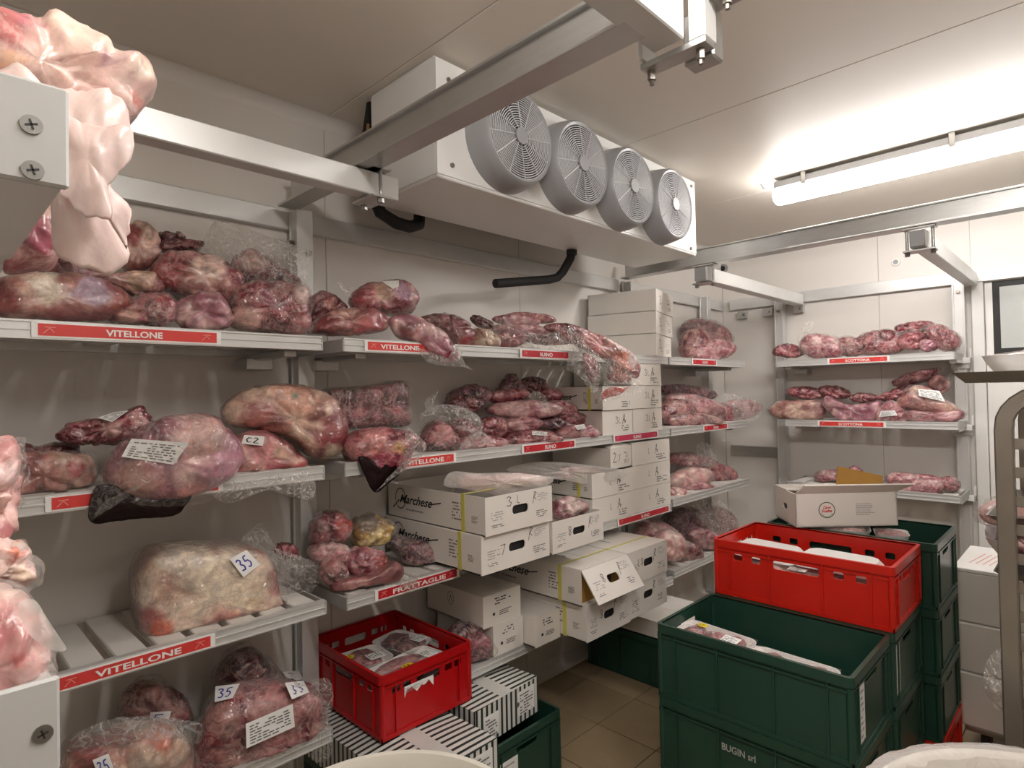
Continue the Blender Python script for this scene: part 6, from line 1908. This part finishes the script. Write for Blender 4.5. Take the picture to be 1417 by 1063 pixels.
far([
    ('flat striped fatty slab in vacuum pack, far middle shelf left', [(1066, 566), (1080, 556), (1110, 555), (1138, 556), (1142, 572), (1130, 580), (1085, 580), (1068, 572)], FAR_F + 0.09, 0.12, 'pale', True),
    ('red cut behind the striped slab, far middle shelf', oval(1115, 544, 26, 9, 4), FY + 0.10, 0.13, 'red', False),
    ('reddish cut top centre left of the far middle shelf', oval(1155, 543, 22, 9, 8), FY + 0.12, 0.13, 'red', False),
    ('small fatty cut between others at the back, far middle shelf', oval(1195, 551, 18, 7, 0), FY + 0.12, 0.12, 'beef', False),
    ('curved smooth lilac cut in front, far middle shelf', [(1141, 560), (1146, 549), (1156, 553), (1175, 560), (1200, 558), (1218, 556), (1216, 572), (1202, 586), (1180, 586), (1158, 578)], FAR_F + 0.08, 0.12, 'lilac', False),
    ('short white-labelled cut centre of the far middle shelf', [(1212, 578), (1218, 564), (1232, 556), (1245, 562), (1256, 574), (1250, 586), (1225, 585)], FAR_F + 0.08, 0.12, 'pink', True),
    ('long dark cut rising at the back of the far middle shelf', [(1212, 550), (1235, 540), (1260, 530), (1268, 536), (1255, 550), (1232, 556)], FY + 0.12, 0.12, 'red', False),
    ('dark purple cut at the very top of the far middle shelf', [(1236, 528), (1250, 520), (1275, 513), (1298, 511), (1290, 524), (1262, 532), (1240, 534)], FY + 0.12, 0.12, 'red', True),
    ('bagged brownish trimmings upper right of the far middle shelf', oval(1300, 532, 14, 12, 10), FY + 0.10, 0.12, 'liver', True),
    ('triangular pale cut with paper label, far middle shelf right', [(1240, 562), (1252, 545), (1266, 535), (1285, 538), (1305, 552), (1325, 566), (1310, 574), (1275, 568), (1250, 566)], FY, 0.15, 'pale', True),
    ('fat-streaked cut under the triangular labelled one', [(1256, 578), (1262, 568), (1290, 570), (1328, 568), (1330, 578), (1312, 584), (1270, 584)], FAR_F + 0.09, 0.13, 'pink', True)], 1)
far([
    ('bagged pale cut behind the carton flap, far lowest shelf left', oval(1147, 658, 20, 8, -4), FY, 0.13, 'pink', True),
    ('pink cut behind the brown cardboard flap', [(1160, 664), (1170, 652), (1183, 645), (1195, 655), (1192, 666)], FY + 0.04, 0.13, 'pink', False),
    ('big marbled bone-in steak at the right of the far lowest shelf', [(1228, 662), (1238, 654), (1262, 656), (1290, 658), (1305, 668), (1300, 680), (1275, 688), (1250, 684), (1236, 678)], FY - 0.04, 0.13, 'pink', False),
    ('dark red bagged end at the far right of the lowest shelf', oval(1313, 670, 15, 10, 10), FY, 0.13, 'red', True)], 2)
for o, y, lb in (([(1110, 452), (1120, 444), (1126, 446), (1122, 462), (1108, 486), (1104, 470)], FAR_F + 0.1, 'clear bag neck standing up on the far top shelf'), ([(1240, 460), (1270, 455), (1305, 441), (1290, 450), (1262, 466), (1244, 472)], FAR_F + 0.15, 'strip of milky film across the far top shelf pile')):
    tb = thing('plastic_film', lb, 'plastic film', P(o[0][0], o[0][1], 1, y))
    sheet(tb, 'film', o, 1, y, FILM, amp=0.015)

# ---- hanging pork on the nearest shelf, upper left
t = cut('hanging_pork', 'big pale pork side with hanging fat, upper left corner', [(-60, 40), (-20, 30), (40, 38), (75, 34), (110, 52), (160, 80), (185, 92), (205, 92), (212, 115), (202, 140), (190, 165), (176, 182), (150, 200), (100, 205), (40, 190), (-60, 180)], 'd', 0.66, 0.13, 'pork', amp=0.012, M=96, K=14, freq=12, contrast=1.6,
        patches=[(15, 70, 34, (184, 104, 104)), (50, 62, 20, (190, 120, 130)), (100, 100, 60, (232, 196, 184)), (150, 100, 16, (170, 110, 130)), (120, 60, 50, (250, 232, 214)), (192, 110, 16, (250, 226, 206)), (188, 150, 10, (226, 140, 130)), (20, 118, 18, (226, 180, 150)), (5, 130, 14, (214, 140, 130))])
sheet(t, 'fat_sheet', [(-30, 130), (20, 96), (55, 120), (100, 132), (150, 132), (168, 150), (178, 175), (172, 200), (155, 235), (150, 262), (176, 290), (180, 320), (170, 345), (178, 356), (168, 368), (140, 376), (85, 355), (78, 290), (75, 230), (60, 190), (-20, 180)], 'd', 0.57, SKIN_FAT, amp=0.014, freq=22, bow=0.012, fz=0.3, jag=9, thick=0.004, M=110, rings=26)
sheet(t, 'fat_flap', [(72, 160), (110, 172), (150, 178), (176, 178), (182, 200), (166, 240), (146, 262), (150, 300), (120, 300), (82, 262), (74, 210)], 'd', 0.545, SKIN_FAT, amp=0.010, freq=26, bow=0.008, fz=0.3, jag=9, thick=0.003, M=80, rings=18)
cut('pork_belly', 'striped pink belly piece hanging under the nearest shelf', [(10, 340), (20, 300), (45, 265), (62, 250), (82, 262), (86, 310), (84, 345), (70, 372), (40, 376), (5, 376)], 'd', 0.66, 0.08, 'pink', amp=0.004, contrast=1.2, patches=[(70, 290, 16, (244, 212, 196)), (40, 310, 14, (176, 90, 104)), (60, 345, 16, (180, 96, 112))], mat=MEAT_PORK)
# ---- lower left foreground
cut('bagged_meat', 'blurry bagged pork standing at the left edge, nearest lower shelf', [(-40, 620), (0, 612), (22, 618), (30, 650), (26, 690), (18, 730), (2, 752), (-40, 760)], 'd', 0.56, 0.08, 'pork', bag=True, patches=[(10, 735, 14, (168, 98, 102)), (5, 650, 20, (220, 190, 190))])
cut('bagged_meat', 'pale fat lump with orange-red streaks at the left edge', [(-40, 760), (0, 748), (28, 756), (48, 776), (44, 800), (10, 812), (-40, 815)], 'd', 0.53, 0.08, 'pork', bag=True, patches=[(18, 762, 12, (200, 104, 74)), (30, 785, 14, (248, 226, 206))])
cut('bagged_meat', 'rounded pink pork joint bagged at the left edge, over the white shelf', [(-60, 830), (-10, 812), (20, 815), (45, 838), (58, 870), (70, 900), (66, 935), (40, 965), (0, 985), (-60, 990)], 'd', 0.47, 0.10, 'pork', amp=0.006, patches=[(5, 845, 26, (196, 120, 124)), (20, 890, 12, (188, 104, 102)), (0, 930, 30, (238, 180, 176))], bag=True)
tb = thing('plastic_film', 'white translucent film corner beside the rounded pink pork joint', 'plastic film', P(60, 900, 'd', 0.44))
sheet(tb, 'film', [(25, 835), (48, 830), (62, 850), (78, 875), (92, 898), (75, 900), (55, 890), (35, 870)], 'd', 0.44, FILM_MILKY, amp=0.006)

# ------------------------------------------------------------------ groups of alike things
GROUPS = {'crate': 'stackable crates', 'carton': 'white cartons on the shelves and crates', 'wall_shelf': 'slatted wall shelves', 'pork_neck': 'pork pieces in the second-shelf pile',
          'bagged_beef': 'beef cuts on the far wall shelves', 'foam_tray': 'foam trays of packed meat', 'upright_post': 'aluminium shelf posts', 'insulated_box': 'pale boxes stacked by the trolley',
          'beef_cut': 'beef cuts on the left wall shelves', 'bagged_pork': 'bagged pork on the shelves', 'pork_strip': 'strips in the grey pork pile', 'offal': 'offal on the third shelf',
          'striped_carton': 'striped cartons on the floor crates', 'ceiling_light': 'ceiling battens', 'wall_rail': 'aluminium wall rails', 'rib_joint': 'bagged rib joints on the bottom shelf',
          'hanging_meat': 'bagged strips hanging off the top shelf', 'cross_rail': 'short overhead rails', 'shelf_clip': 'white clips on the far right post', 'steel_tray': 'steel trays on the trolley'}
for o in list(bpy.data.objects):
    if o.parent is None and 'category' in o and 'group' not in o:
        g = GROUPS.get(o.name.split('.')[0])
        if g:
            o['group'] = g
bpy.context.view_layer.update()
